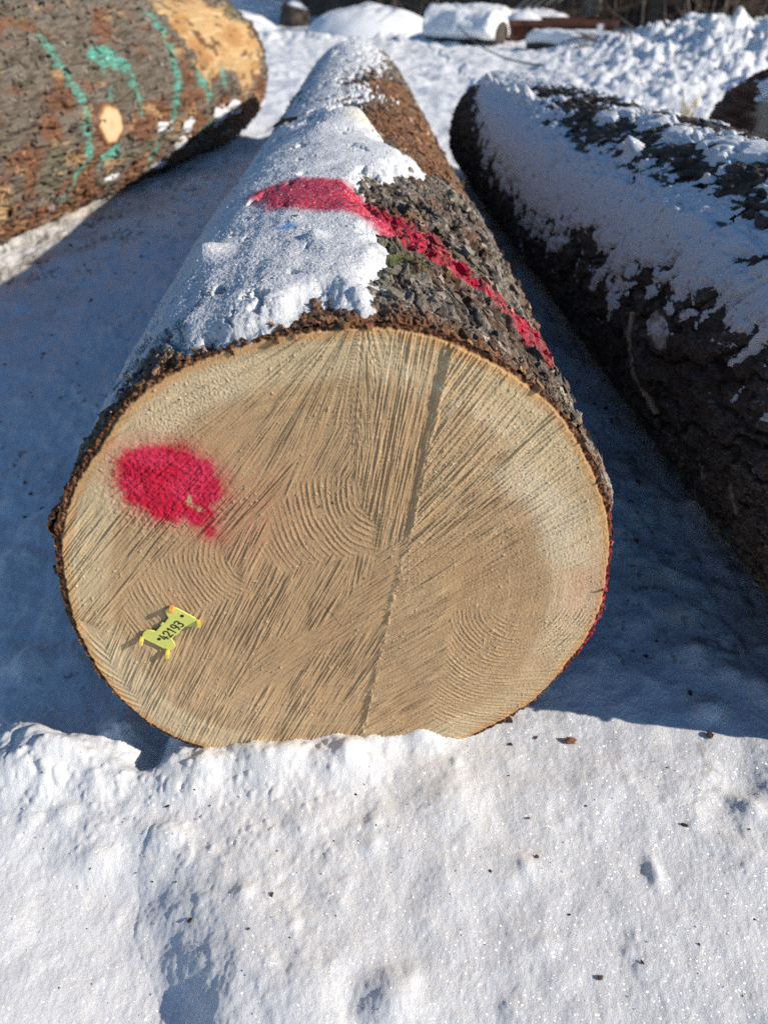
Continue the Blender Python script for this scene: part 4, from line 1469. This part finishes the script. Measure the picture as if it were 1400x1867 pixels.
chip(1038, 1352, 0.030, 'reddish brown bark chip lying on sunlit snow right of the sawn face', red=True)
chip(930, 1358, 0.009, 'tiny upright bark crumb on sunlit snow between log face and reddish chip')
chip(978, 1345, 0.010, 'small bark crumb just left of the reddish bark chip', red=True)
chip(1293, 1341, 0.015, 'dark bark flake at the front edge of the right log shadow')
chip(1257, 1265, 0.013, 'dark bark bit alone in the blue shadow right of the face')
chip(964, 1492, 0.007, 'black speck of bark on bright snow below the reddish chip')
chip(978, 1563, 0.009, 'tan sliver of bark on bright snow below the log face', red=True)
chip(1246, 1505, 0.011, 'thin black splinter of bark on the snow at the right foreground')
chip(496, 1632, 0.009, 'black bark speck in the foreground right of the boot trough')
chip(347, 1679, 0.008, 'black bark splinter at the edge of the boot trough')
chip(305, 1470, 0.008, 'small bark speck on snow in front of the left part of the face')
chip(1093, 1783, 0.010, 'black double speck of bark in the lower right foreground')
chip(1170, 1755, 0.008, 'thin dark speck of bark near the lower right foreground')
chip(924, 1312, 0.022, 'dark bark flake hanging off the lower right rim of the sawn face')
chip(612, 332, 0.030, 'single black bark crumb on the snow above the pink band', on=MAIN)
chip(512, 303, 0.030, 'dark bark bit at the left of the snow cap above the pink band', on=MAIN)
chip(500, 390, 0.034, 'brown bark piece at the left tip of the pink band', red=True, on=MAIN)
chip(548, 411, 0.036, 'brown bark lump lying on snow just below the pink band', on=MAIN)
chip(604, 383, 0.012, 'dark crumb lying in the pink painted snow', on=MAIN)
chip(604, 440, 0.012, 'tiny black crumb on the white snow between pink band and face', on=MAIN)
chip(382, 497, 0.030, 'bark shard beside a snow lump on the left shoulder of the log', on=MAIN)
chip(450, 352, 0.034, 'dark bark flake on the frosted left flank beside the pink band', on=MAIN)
chip(495, 372, 0.014, 'small brown crumb above the left tip of the pink band', red=True, on=MAIN)
chip(510, 505, 0.016, 'thin brown bark sliver on the snow above the face', red=True, on=MAIN)
LBL = 'little dark crumb of bark lying on shaded snow beside the logs'
GRP = 'bark crumbs scattered on the shaded snow'
spots = []
for k in range(120):
    if k < 32:
        x = 0.42 + 0.22 * RNG.random()
        y = 0.86 + 1.4 * RNG.random()
    elif k < 90:
        x = -0.52 - 0.8 * RNG.random()
        y = 1.0 + 2.2 * RNG.random()
    else:
        x = -1.0 - 0.6 * RNG.random()
        y = 2.2 + 2.0 * RNG.random()
    spots.append((x, y))
for x, y in spots:
    sz = (0.005 + 0.012 * RNG.random() ** 2) * (1 + 0.35 * max(0, y - 1))
    chip(0, 0, sz, LBL, GRP, P=np.array([x, y, gh(x, y) + sz * 0.1]), red=RNG.random() < 0.25)
LBL2 = 'tiny dark fleck of bark on the sunlit foreground snow'
for k in range(36):
    px = 60 + 1320 * RNG.random()
    py = 1390 + 460 * RNG.random() ** 1.4
    chip(px, py, 0.0022 + 0.003 * RNG.random(), LBL2, 'bark flecks on the foreground snow')

# strip of bark on the log behind the snow cap
a0 = [MAIN.hit(*p) for p in ((500, 232), (520, 228), (545, 225), (566, 222))]
mb = MB()
pts = []
for a, s in a0:
    th = a / MAIN.r1
    y = MAIN.y0 + s
    cx, cz = MAIN.cen(y)
    R = MAIN.rad(y) + 0.012
    pts.append((cx + R * math.sin(th), y, cz + R * math.cos(th)))
mb.tube(pts, (0.004, 0.008, 0.007, 0.003), 7)
tag(mb.build('bark_strip', M_CHIP, None), 'brown strip of loose bark behind the snow cap on the near log', 'bark strip')

# ------------------------------------------------------------------ hoar crystals
def crystals(name, P, sz, parent=None):
    n = len(P)
    a1 = RNG.random(n) * 6.28
    tilt = RNG.normal(size=n) * 0.6
    t2 = RNG.normal(size=n) * 0.6
    ex = np.stack([np.cos(a1), np.sin(a1), tilt], -1)
    ex /= np.linalg.norm(ex, axis=1)[:, None]
    nn = np.stack([t2, tilt, np.ones(n)], -1)
    ey = np.cross(nn, ex)
    ey /= np.linalg.norm(ey, axis=1)[:, None]
    VV = []
    K = 6
    for i in range(K):
        t = 2 * math.pi * i / K
        rr = sz * (1.0 if i % 2 == 0 else 0.55)
        VV.append(P + (ex * math.cos(t) + ey * math.sin(t)) * rr[:, None])
    nz_ = np.cross(ex, ey)
    VV.append(P + nz_ * (sz * 0.25)[:, None])
    VV.append(P - nz_ * (sz * 0.25)[:, None])
    VV = np.stack(VV, 1)
    base = (np.arange(n) * (K + 2))[:, None, None]
    ft = np.array([(i, (i + 1) % K, K) for i in range(K)] + [((i + 1) % K, i, K + 1) for i in range(K)])
    F = (base + ft[None]).reshape(-1, 3)
    cc = np.empty((n * (K + 2), 3), f32)
    cc[:] = (0.93, 0.94, 0.95)
    return raw_mesh(name, VV.reshape(-1, 3), F, 3, M_SNOW, parent, {'col': cc}, smooth=False)


n = 3600
cx = -0.75 + 1.6 * RNG.random(n)
cy = 0.22 + 0.62 * RNG.random(n)
patch = fbm(cx * 6, cy * 6, 3, 800)
kp = (patch + 0.45 * RNG.random(n) > 0.22)
cx, cy = cx[kp], cy[kp]
cz = ground_h(cx[None, :], cy[None, :])[0]
sz = 0.0005 + 0.0017 * RNG.random(len(cx)) ** 3.5
o = crystals('frost_crystals', np.stack([cx, cy, cz + sz * 0.7], -1), sz)
tag(o, 'fine white hoar frost crystals sparkling on the foreground snow', 'frost', kind='stuff')
sv = SNOW_TOP
pick = RNG.integers(0, len(sv), 5000)
sz = 0.0006 + 0.0014 * RNG.random(5000) ** 2.5
o = crystals('frost_crystals', sv[pick] + np.array([0, 0, 1.0]) * (sz * 0.5)[:, None], sz, MAIN_ROOT)
o['kind'] = 'stuff'


# ------------------------------------------------------------------ background
def blob(name, cx, cy, rx, ry, h, seed, mat=M_SNOW, parent=None, n=90, rough=0.12, col=SNOW_C, flat=1.0, rot=0.0, z0=None, power=2.0):
    """rounded heap: dome with uneven outline, closed down to below the ground"""
    u = np.linspace(0, 2 * np.pi, n + 1)
    v = np.linspace(0, 1, n // 2)
    Uu, Vv = np.meshgrid(u, v)
    rr = np.sin(Vv * np.pi / 2) ** flat
    zz = np.cos(Vv * np.pi / 2) ** power
    c, s = math.cos(rot), math.sin(rot)
    lx = rx * rr * np.cos(Uu)
    ly = ry * rr * np.sin(Uu)
    w = fbm(lx * 2 / max(rx, .2) + seed, ly * 2 / max(ry, .2), 4, 820 + seed % 7)
    w = w * np.sin(Vv * np.pi)[...] ** 0.5 if False else w
    lx = lx * (1 + rough * pn(np.cos(Uu) * 2 + seed, np.sin(Uu) * 2, 830))
    X = cx + lx * c - ly * s
    Y = cy + lx * s + ly * c
    base = gh(cx, cy) if z0 is None else z0
    Z = base - 0.08 + (h + 0.08) * zz + rough * h * w * (1 - Vv)
    V = np.stack([X, Y, Z], -1)
    V[:, -1] = V[:, 0]
    cc = np.empty(V.shape, f32)
    cc[:] = col
    return grid(name, V, mat, parent, {'col': cc}, flip=True)


tag(blob('snow_mound', -0.25, 15.4, 1.15, 1.0, 0.40, 3, rough=0.2, power=1.3), 'smooth rounded snow mound beyond the far end of the near log', 'snow mound')
tag(blob('snow_mound', -3.4, 16.5, 1.6, 1.0, 0.40, 9, rough=0.35), 'broad lumpy snow heap at the back left of the yard', 'snow mound')
tag(blob('snow_mound', -2.5, 24.0, 3.0, 1.5, 0.55, 12, rough=0.3), 'long low snow ridge far behind the rounded mound', 'snow mound')
tag(blob('snow_mound', 2.6, 16.0, 1.0, 0.5, 0.36, 15, rough=0.2, power=1.2), 'small pointed snow heap behind the rusty skip', 'snow mound')

# stump with frozen weeds
sx, sy = -1.75, 17.5
st = empty('tree_stump', (sx, sy, 0))
tag(st, 'dark stump with snow on it left of the rounded snow mound', 'stump')
mb = MB()
mb.tube([(sx, sy, -0.1), (sx, sy, 0.10), (sx + .02, sy, 0.28), (sx + .03, sy, 0.32)], (0.38, 0.31, 0.28, 0.25), 14)
mb.build('trunk', M_TRUNK, st, True)
blob('snow_cap', sx, sy, 0.28, 0.26, 0.10, 21, parent=st, z0=0.32)


def snowy_log(x0, y0, x1, y1, r, label, capw=1.05, wrap=1.45, group='snow covered logs at the back of the yard', seed=0):
    root = empty('snowy_log', ((x0 + x1) / 2, (y0 + y1) / 2, 0))
    tag(root, label, 'log', group)
    d = np.array([x1 - x0, y1 - y0, 0.0])
    L = np.linalg.norm(d)
    d /= L
    sdv = np.array([-d[1], d[0], 0])
    zb = r * 0.8
    mb = MB()
    m = 8
    P = [np.array([x0, y0, zb]) + d * L * i / m for i in range(m + 1)]
    mb.tube(P, [r * (1 + 0.06 * math.sin(i * 2.1 + seed)) for i in range(m + 1)], 18)
    mb.build('trunk', M_TRUNK, root, True)
    t = np.linspace(0, 1, 70)
    a = np.linspace(-wrap, wrap, 40)
    TT, AA = np.meshgrid(t, a)
    endf = np.clip(np.minimum(TT, 1 - TT) / 0.07, 0, 1) ** 0.5
    edge = np.clip((wrap - np.abs(AA)) / 0.5, 0, 1) ** 0.6
    nz = fbm(TT * L * 2.5 + seed, AA * 1.2, 4, 840)
    rr = r * 0.97 + (0.6 * r + 0.035) * (1 + 0.5 * nz) * endf * edge
    lo = 0.92 + 0.35 * pn(TT * L * 2.6, AA * 0 + 2 + seed, 845)
    X = x0 + d[0] * L * (TT * 1.03 - .015) + sdv[0] * rr * np.sin(AA * lo) * capw
    Y = y0 + d[1] * L * (TT * 1.03 - .015) + sdv[1] * rr * np.sin(AA * lo) * capw
    Z = zb + rr * np.cos(AA * lo)
    V = np.stack([X, Y, Z], -1)
    cc = np.empty(V.shape, f32)
    cc[:] = SNOW_C
    grid('snow_cap', V, M_SNOW, root, {'col': cc})
    return root


snowy_log(2.05, 12.4, 3.25, 11.7, 0.095, 'snow capped log lying crosswise in front of the rusty skip', seed=1)
snowy_log(0.75, 13.9, 1.75, 13.2, 0.17, 'thick snow buried log left of the rusty skip', seed=3, capw=1.3, wrap=2.1)
snowy_log(0.75, 15.9, 2.2, 15.6, 0.16, 'long snow topped log behind the thick snow buried one', seed=5)
snowy_log(3.42, 12.3, 3.85, 12.5, 0.09, 'short snow topped log end beside the brush pile', seed=7)

# rusty steel skip
def skip():
    root = empty('rusty_skip', (2.65, 14.1, 0))
    tag(root, 'low rusty brown steel skip behind the snow capped log', 'skip')
    x0, x1, y0, y1, z1 = 1.75, 3.55, 13.6, 14.6, 0.29
    mb = MB()
    for a, b, c, d_ in ((x0, x1, y0, y0 + .04), (x0, x1, y1 - .04, y1), (x0, x0 + .04, y0 + .042, y1 - .042), (x1 - .04, x1, y0 + .042, y1 - .042)):
        mb.prism([(a, c, -.05), (b, c, -.05), (b, d_, -.05), (a, d_, -.05)], (0, 0, z1 + .05))
    mb.build('side_panel', M_RUST, root, bevel=0.006)
    mb = MB()
    for i in range(5):
        mb = MB()
        x = x0 + 0.2 + i * (x1 - x0 - 0.4) / 4
        mb.prism([(x - .03, y0 - .05, -.05), (x + .03, y0 - .05, -.05), (x + .03, y0 - .002, -.05), (x - .03, y0 - .002, -.05)], (0, 0, z1 - .03))
        mb.build('rib', M_RUST, root, bevel=0.006)
    mb = MB()
    mb.prism([(x0 - .05, y0 - .06, z1 - .07), (x1 + .05, y0 - .06, z1 - .07), (x1 + .05, y0 - .003, z1 - .07), (x0 - .05, y0 - .003, z1 - .07)], (0, 0, .08))
    mb.build('rim', M_RUST, root, bevel=0.008)
    blob('snow_cap', 2.2, 14.1, 0.42, 0.42, 0.14, 33, parent=root, z0=0.25, rough=0.15)


skip()
mb = MB()
mb.prism([(3.12, 12.9, -.05), (3.21, 12.9, -.05), (3.21, 12.98, -.05), (3.12, 12.98, -.05)], (0, 0, 0.33))
tag(mb.build('marker_post', M_POST, None, bevel=0.01), 'short white post standing at the right end of the rusty skip', 'post')

# brush pile
def brush():
    bx, by = 3.75, 11.6
    root = empty('brush_pile', (bx, by, 0))
    tag(root, 'pile of grey branches dusted with snow at the foot of the ploughed bank', 'brush pile')
    r = np.random.default_rng(5)
    mb = MB()
    for i in range(90):
        p = np.array([bx + r.normal() * 0.45, by + r.normal() * 0.35, 0.03 + 0.22 * r.random()])
        a = r.random() * 6.28
        d = np.array([math.cos(a), math.sin(a) * .6, r.normal() * 0.3])
        L = 0.3 + 0.6 * r.random()
        mb.tube([p, p + d * L * .5 + r.normal(size=3) * .03, p + d * L], (0.022, 0.016, 0.005), 5)
    mb.build('branches', M_TRUNK, root, True)
    for i in range(5):
        blob('snow_patch', bx + r.normal() * .35, by + r.normal() * .25, .28, .2, .16, 50 + i, parent=root, z0=0.22 + .1 * r.random(), n=40)


brush()

# thin wire hanging over the snow towards the right log
w0 = np.array([1.1, 13.0, 0.25])
w1 = np.array([1.35, 7.3, 0.30])
mb = MB()
mb.tube([w0 + (w1 - w0) * t + np.array([0, 0, -0.10 * 4 * t * (1 - t)]) for t in np.linspace(0, 1, 14)], [0.009] * 14, 6)
tag(mb.build('wire', M_WIRE, None, True), 'thin dark wire slung across the snowy yard', 'wire')

# dry grass stalks beside the right log
g = empty('grass_tuft', (2.0, 5.0, gh(2.0, 5.0)))
g_px = gnd(1245, 205, 0.15)
g.location = (float(g_px[0]), float(g_px[1]), 0.0)
tag(g, 'tuft of yellow dry grass stalks poking from snow behind the right log', 'grass tuft')
mb = MB()
for i in range(9):
    b = np.array(g.location) + np.array([RNG.normal() * 0.03, RNG.normal() * 0.03, 0])
    t = b + np.array([RNG.normal() * .06, RNG.normal() * .06, 0.17 + 0.12 * RNG.random()])
    mb.tube([b, (b + t) / 2 + RNG.normal(size=3) * .01, t], (0.006, 0.005, 0.002), 5)
mb.build('stalks', M_STRAW, g, True)

# wooded slope behind the yard
hx = np.linspace(-70, 80, 220)
hy = np.concatenate([np.linspace(15.5, 40, 110), np.linspace(41, 95, 40)])
X, Y = np.meshgrid(hx, hy)
front = 16.2 + 13 * sst(1.2, -6.0, X) + 0.8 * np.sin(X * 0.7) - 1.5 * sst(4, 10, X)
Z = -0.35 + 13 * sst(0.0, 45.0, Y - front) + 0.9 * sst(0, 2.5, Y - front) + 0.25 * fbm(X * .5, Y * .5, 4, 900) * sst(0, 2, Y - front)
o = grid('hillside', np.stack([X, Y, Z], -1), M_LITTER, None, {'col': np.full(X.shape + (3,), 0.5)})
tag(o, kind='structure')


def hill_z(x, y):
    f_ = 16.2 + 13 * float(sst(1.2, -6.0, np.array(x))) + 0.8 * math.sin(x * .7) - 1.5 * float(sst(4, 10, np.array(x)))
    return float(-0.35 + 13 * sst(0.0, 45.0, np.array(y - f_)) + 0.9 * sst(0, 2.5, np.array(y - f_)))


def twig_spray(mb, r, p, d, L, rad_, depth):
    q = p + d * L
    m_ = (p + q) / 2 + r.normal(size=3) * L * 0.06
    mb.tube([p, m_, q], (rad_, rad_ * 0.8, rad_ * 0.5), 5, False)
    if depth > 0:
        for i in range(3):
            t = 0.45 + 0.5 * r.random()
            dd = d + r.normal(size=3) * 0.5
            dd[2] += 0.15
            dd /= np.linalg.norm(dd)
            twig_spray(mb, r, p + (q - p) * t, dd, L * (0.5 + .2 * r.random()), rad_ * 0.5, depth - 1)


tree_protos = []
for v in range(5):
    r = np.random.default_rng(70 + v)
    hgt = 8 + 3 * r.random()
    R0 = 0.10 + 0.08 * r.random()
    tb = MB()
    pts = [np.array([0, 0, -0.3])]
    for i in range(1, 9):
        pts.append(np.array([0.10 * r.normal() + pts[-1][0], 0.10 * r.normal() + pts[-1][1], hgt * i / 8]))
    tb.tube(pts, [R0 * (1.25 if i == 0 else 1 - 0.105 * i) for i in range(9)], 9)
    cb = MB()
    for i in range(16):
        z = 0.9 + (hgt - 1.4) * r.random()
        k = min(7, int(z / hgt * 8))
        p = pts[k] + (pts[k + 1] - pts[k]) * (z / hgt * 8 - k)
        a = r.random() * 6.28
        d = np.array([math.cos(a), math.sin(a), 0.5 + 0.4 * r.random()])
        d /= np.linalg.norm(d)
        twig_spray(cb, r, p, d, 1.1 + 1.0 * r.random(), R0 * 0.28, 2)
    tree_protos.append((tb, cb))

TREES = []
r = np.random.default_rng(8)
for k in range(44):
    x = -6 + 22 * (k + r.random()) / 44
    f_ = 16.2 + 13 * float(sst(1.2, -6.0, np.array(x))) + 0.8 * math.sin(x * .7) - 1.5 * float(sst(4, 10, np.array(x)))
    y = f_ + 0.3 + 9 * r.random() ** 1.5
    TREES.append((x, y))
proto_obj = {}
for k, (x, y) in enumerate(TREES):
    v = k % 5
    pale = k in (9, 15, 19, 30)
    key = (v, pale)
    if key not in proto_obj:
        t = empty('bare_tree', (0, 0, 0))
        tk = tree_protos[v][0].build('trunk', M_TRUNKP if pale else M_TRUNK, t, True)
        cr = tree_protos[v][1].build('crown', M_TRUNKP if pale else M_TRUNK, t, True)
        proto_obj[key] = (t, tk, cr)
    else:
        t0, tk0, cr0 = proto_obj[key]
        t = t0.copy()
        COL.objects.link(t)
        for c0 in (tk0, cr0):
            c1 = c0.copy()
            COL.objects.link(c1)
            c1.parent = t
    t.location = (x, y, hill_z(x, y) - 0.1)
    t.rotation_euler = (r.normal() * 0.04, r.normal() * 0.04, r.random() * 6.28)
    s_ = 0.8 + 0.5 * r.random()
    t.scale = (s_, s_, s_)
    if pale:
        tag(t, 'pale grey bare tree trunk among the brown wood', 'tree', 'pale bare trees at the wood edge')
    else:
        tag(t, 'dark bare tree standing in the brown winter wood behind the yard', 'tree', 'bare trees in the wood')

# thicket of brown undergrowth
mb = MB()
for k in range(2600):
    x = -9 + 27 * r.random()
    f_ = 16.2 + 13 * float(sst(1.2, -6.0, np.array(x))) + 0.8 * math.sin(x * .7) - 1.5 * float(sst(4, 10, np.array(x)))
    y = f_ - 0.1 + 10 * r.random() ** 1.3
    z = hill_z(x, y) - 0.1
    L = 0.6 + 1.8 * r.random()
    d = np.array([r.normal() * .28, r.normal() * .2, 1.0])
    p = np.array([x, y, z])
    q1_ = p + d * L * .5 + r.normal(size=3) * .05
    q2_ = p + d * L + np.array([r.normal() * .2, r.normal() * .2, 0])
    mb.tube([p, q1_, q2_], (0.016, 0.012, 0.004), 4, False)
    for j in range(2):
        e_ = q1_ + np.array([r.normal() * .4, r.normal() * .3, 0.2 + .4 * r.random()])
        mb.tube([q1_, e_], (0.009, 0.003), 3, False)
tag(mb.build('undergrowth', M_TWIG, None, True), 'brown leafless undergrowth along the wood edge', 'undergrowth', kind='stuff')
# fallen pale branches at the wood edge
mb = MB()
for i in range(5):
    p = np.array([2.2 + .22 * i, 15.9, 0.25 + .05 * i])
    mb.tube([p, p + np.array([0.7, 0.2, 0.45]), p + np.array([1.3, 0.3, 0.62 + .1 * (i % 2)])], (0.03, 0.022, 0.008), 6)
tag(mb.build('fallen_branch', M_TRUNKP, None, True), 'pale fallen branches leaning at the wood edge above the skip', 'branch')

# ------------------------------------------------------------------ light, sky, camera
SUN_EL = rad(27.0)
AZ = rad(14.0)      # swung from +x towards the camera
sd = Vector((math.cos(SUN_EL) * math.cos(AZ), -math.cos(SUN_EL) * math.sin(AZ), math.sin(SUN_EL)))
L = bpy.data.lights.new('sun', 'SUN')
L.energy = 5.0
L.angle = rad(0.53)
L.color = (1.0, 0.915, 0.80)
so = bpy.data.objects.new('sun', L)
so.rotation_euler = (-sd).to_track_quat('-Z', 'Y').to_euler()
COL.objects.link(so)
w = bpy.data.worlds.new('World')
scene.world = w
w.use_nodes = True
nt = w.node_tree
nt.nodes.clear()
sky = nt.nodes.new('ShaderNodeTexSky')
sky.sky_type = 'NISHITA'
sky.sun_disc = False
sky.sun_elevation = SUN_EL
sky.sun_rotation = math.atan2(sd.x, sd.y)
sky.altitude = 600
sky.air_density = 1.0
sky.dust_density = 0.1
sky.ozone_density = 2.0
bg = nt.nodes.new('ShaderNodeBackground')
bg.inputs['Strength'].default_value = 0.112
wo = nt.nodes.new('ShaderNodeOutputWorld')
hsv = nt.nodes.new('ShaderNodeHueSaturation')
hsv.inputs['Saturation'].default_value = 1.18
nt.links.new(sky.outputs[0], hsv.inputs['Color'])
nt.links.new(hsv.outputs[0], bg.inputs[0])
nt.links.new(bg.outputs[0], wo.inputs[0])

cam = bpy.data.cameras.new('camera')
cam.sensor_fit = 'VERTICAL'
cam.sensor_height = 36
cam.lens = FPX / 1867 * 36
cam.clip_start = 0.02
cam.clip_end = 2000
cam.dof.use_dof = True
cam.dof.focus_distance = 0.99
cam.dof.aperture_fstop = 4.2
co = bpy.data.objects.new('camera', cam)
co.location = (0, 0, H)
co.rotation_euler = (math.pi / 2 - PITCH, 0, 0)
COL.objects.link(co)
scene.camera = co
scene.view_settings.view_transform = 'Standard'
scene.view_settings.look = 'None'
scene.view_settings.exposure = 0.1
scene.cycles.max_bounces = 6
scene.cycles.diffuse_bounces = 4
scene.cycles.use_denoising = False
scene.cycles.sample_clamp_indirect = 4
print('done', time.time() - T0)
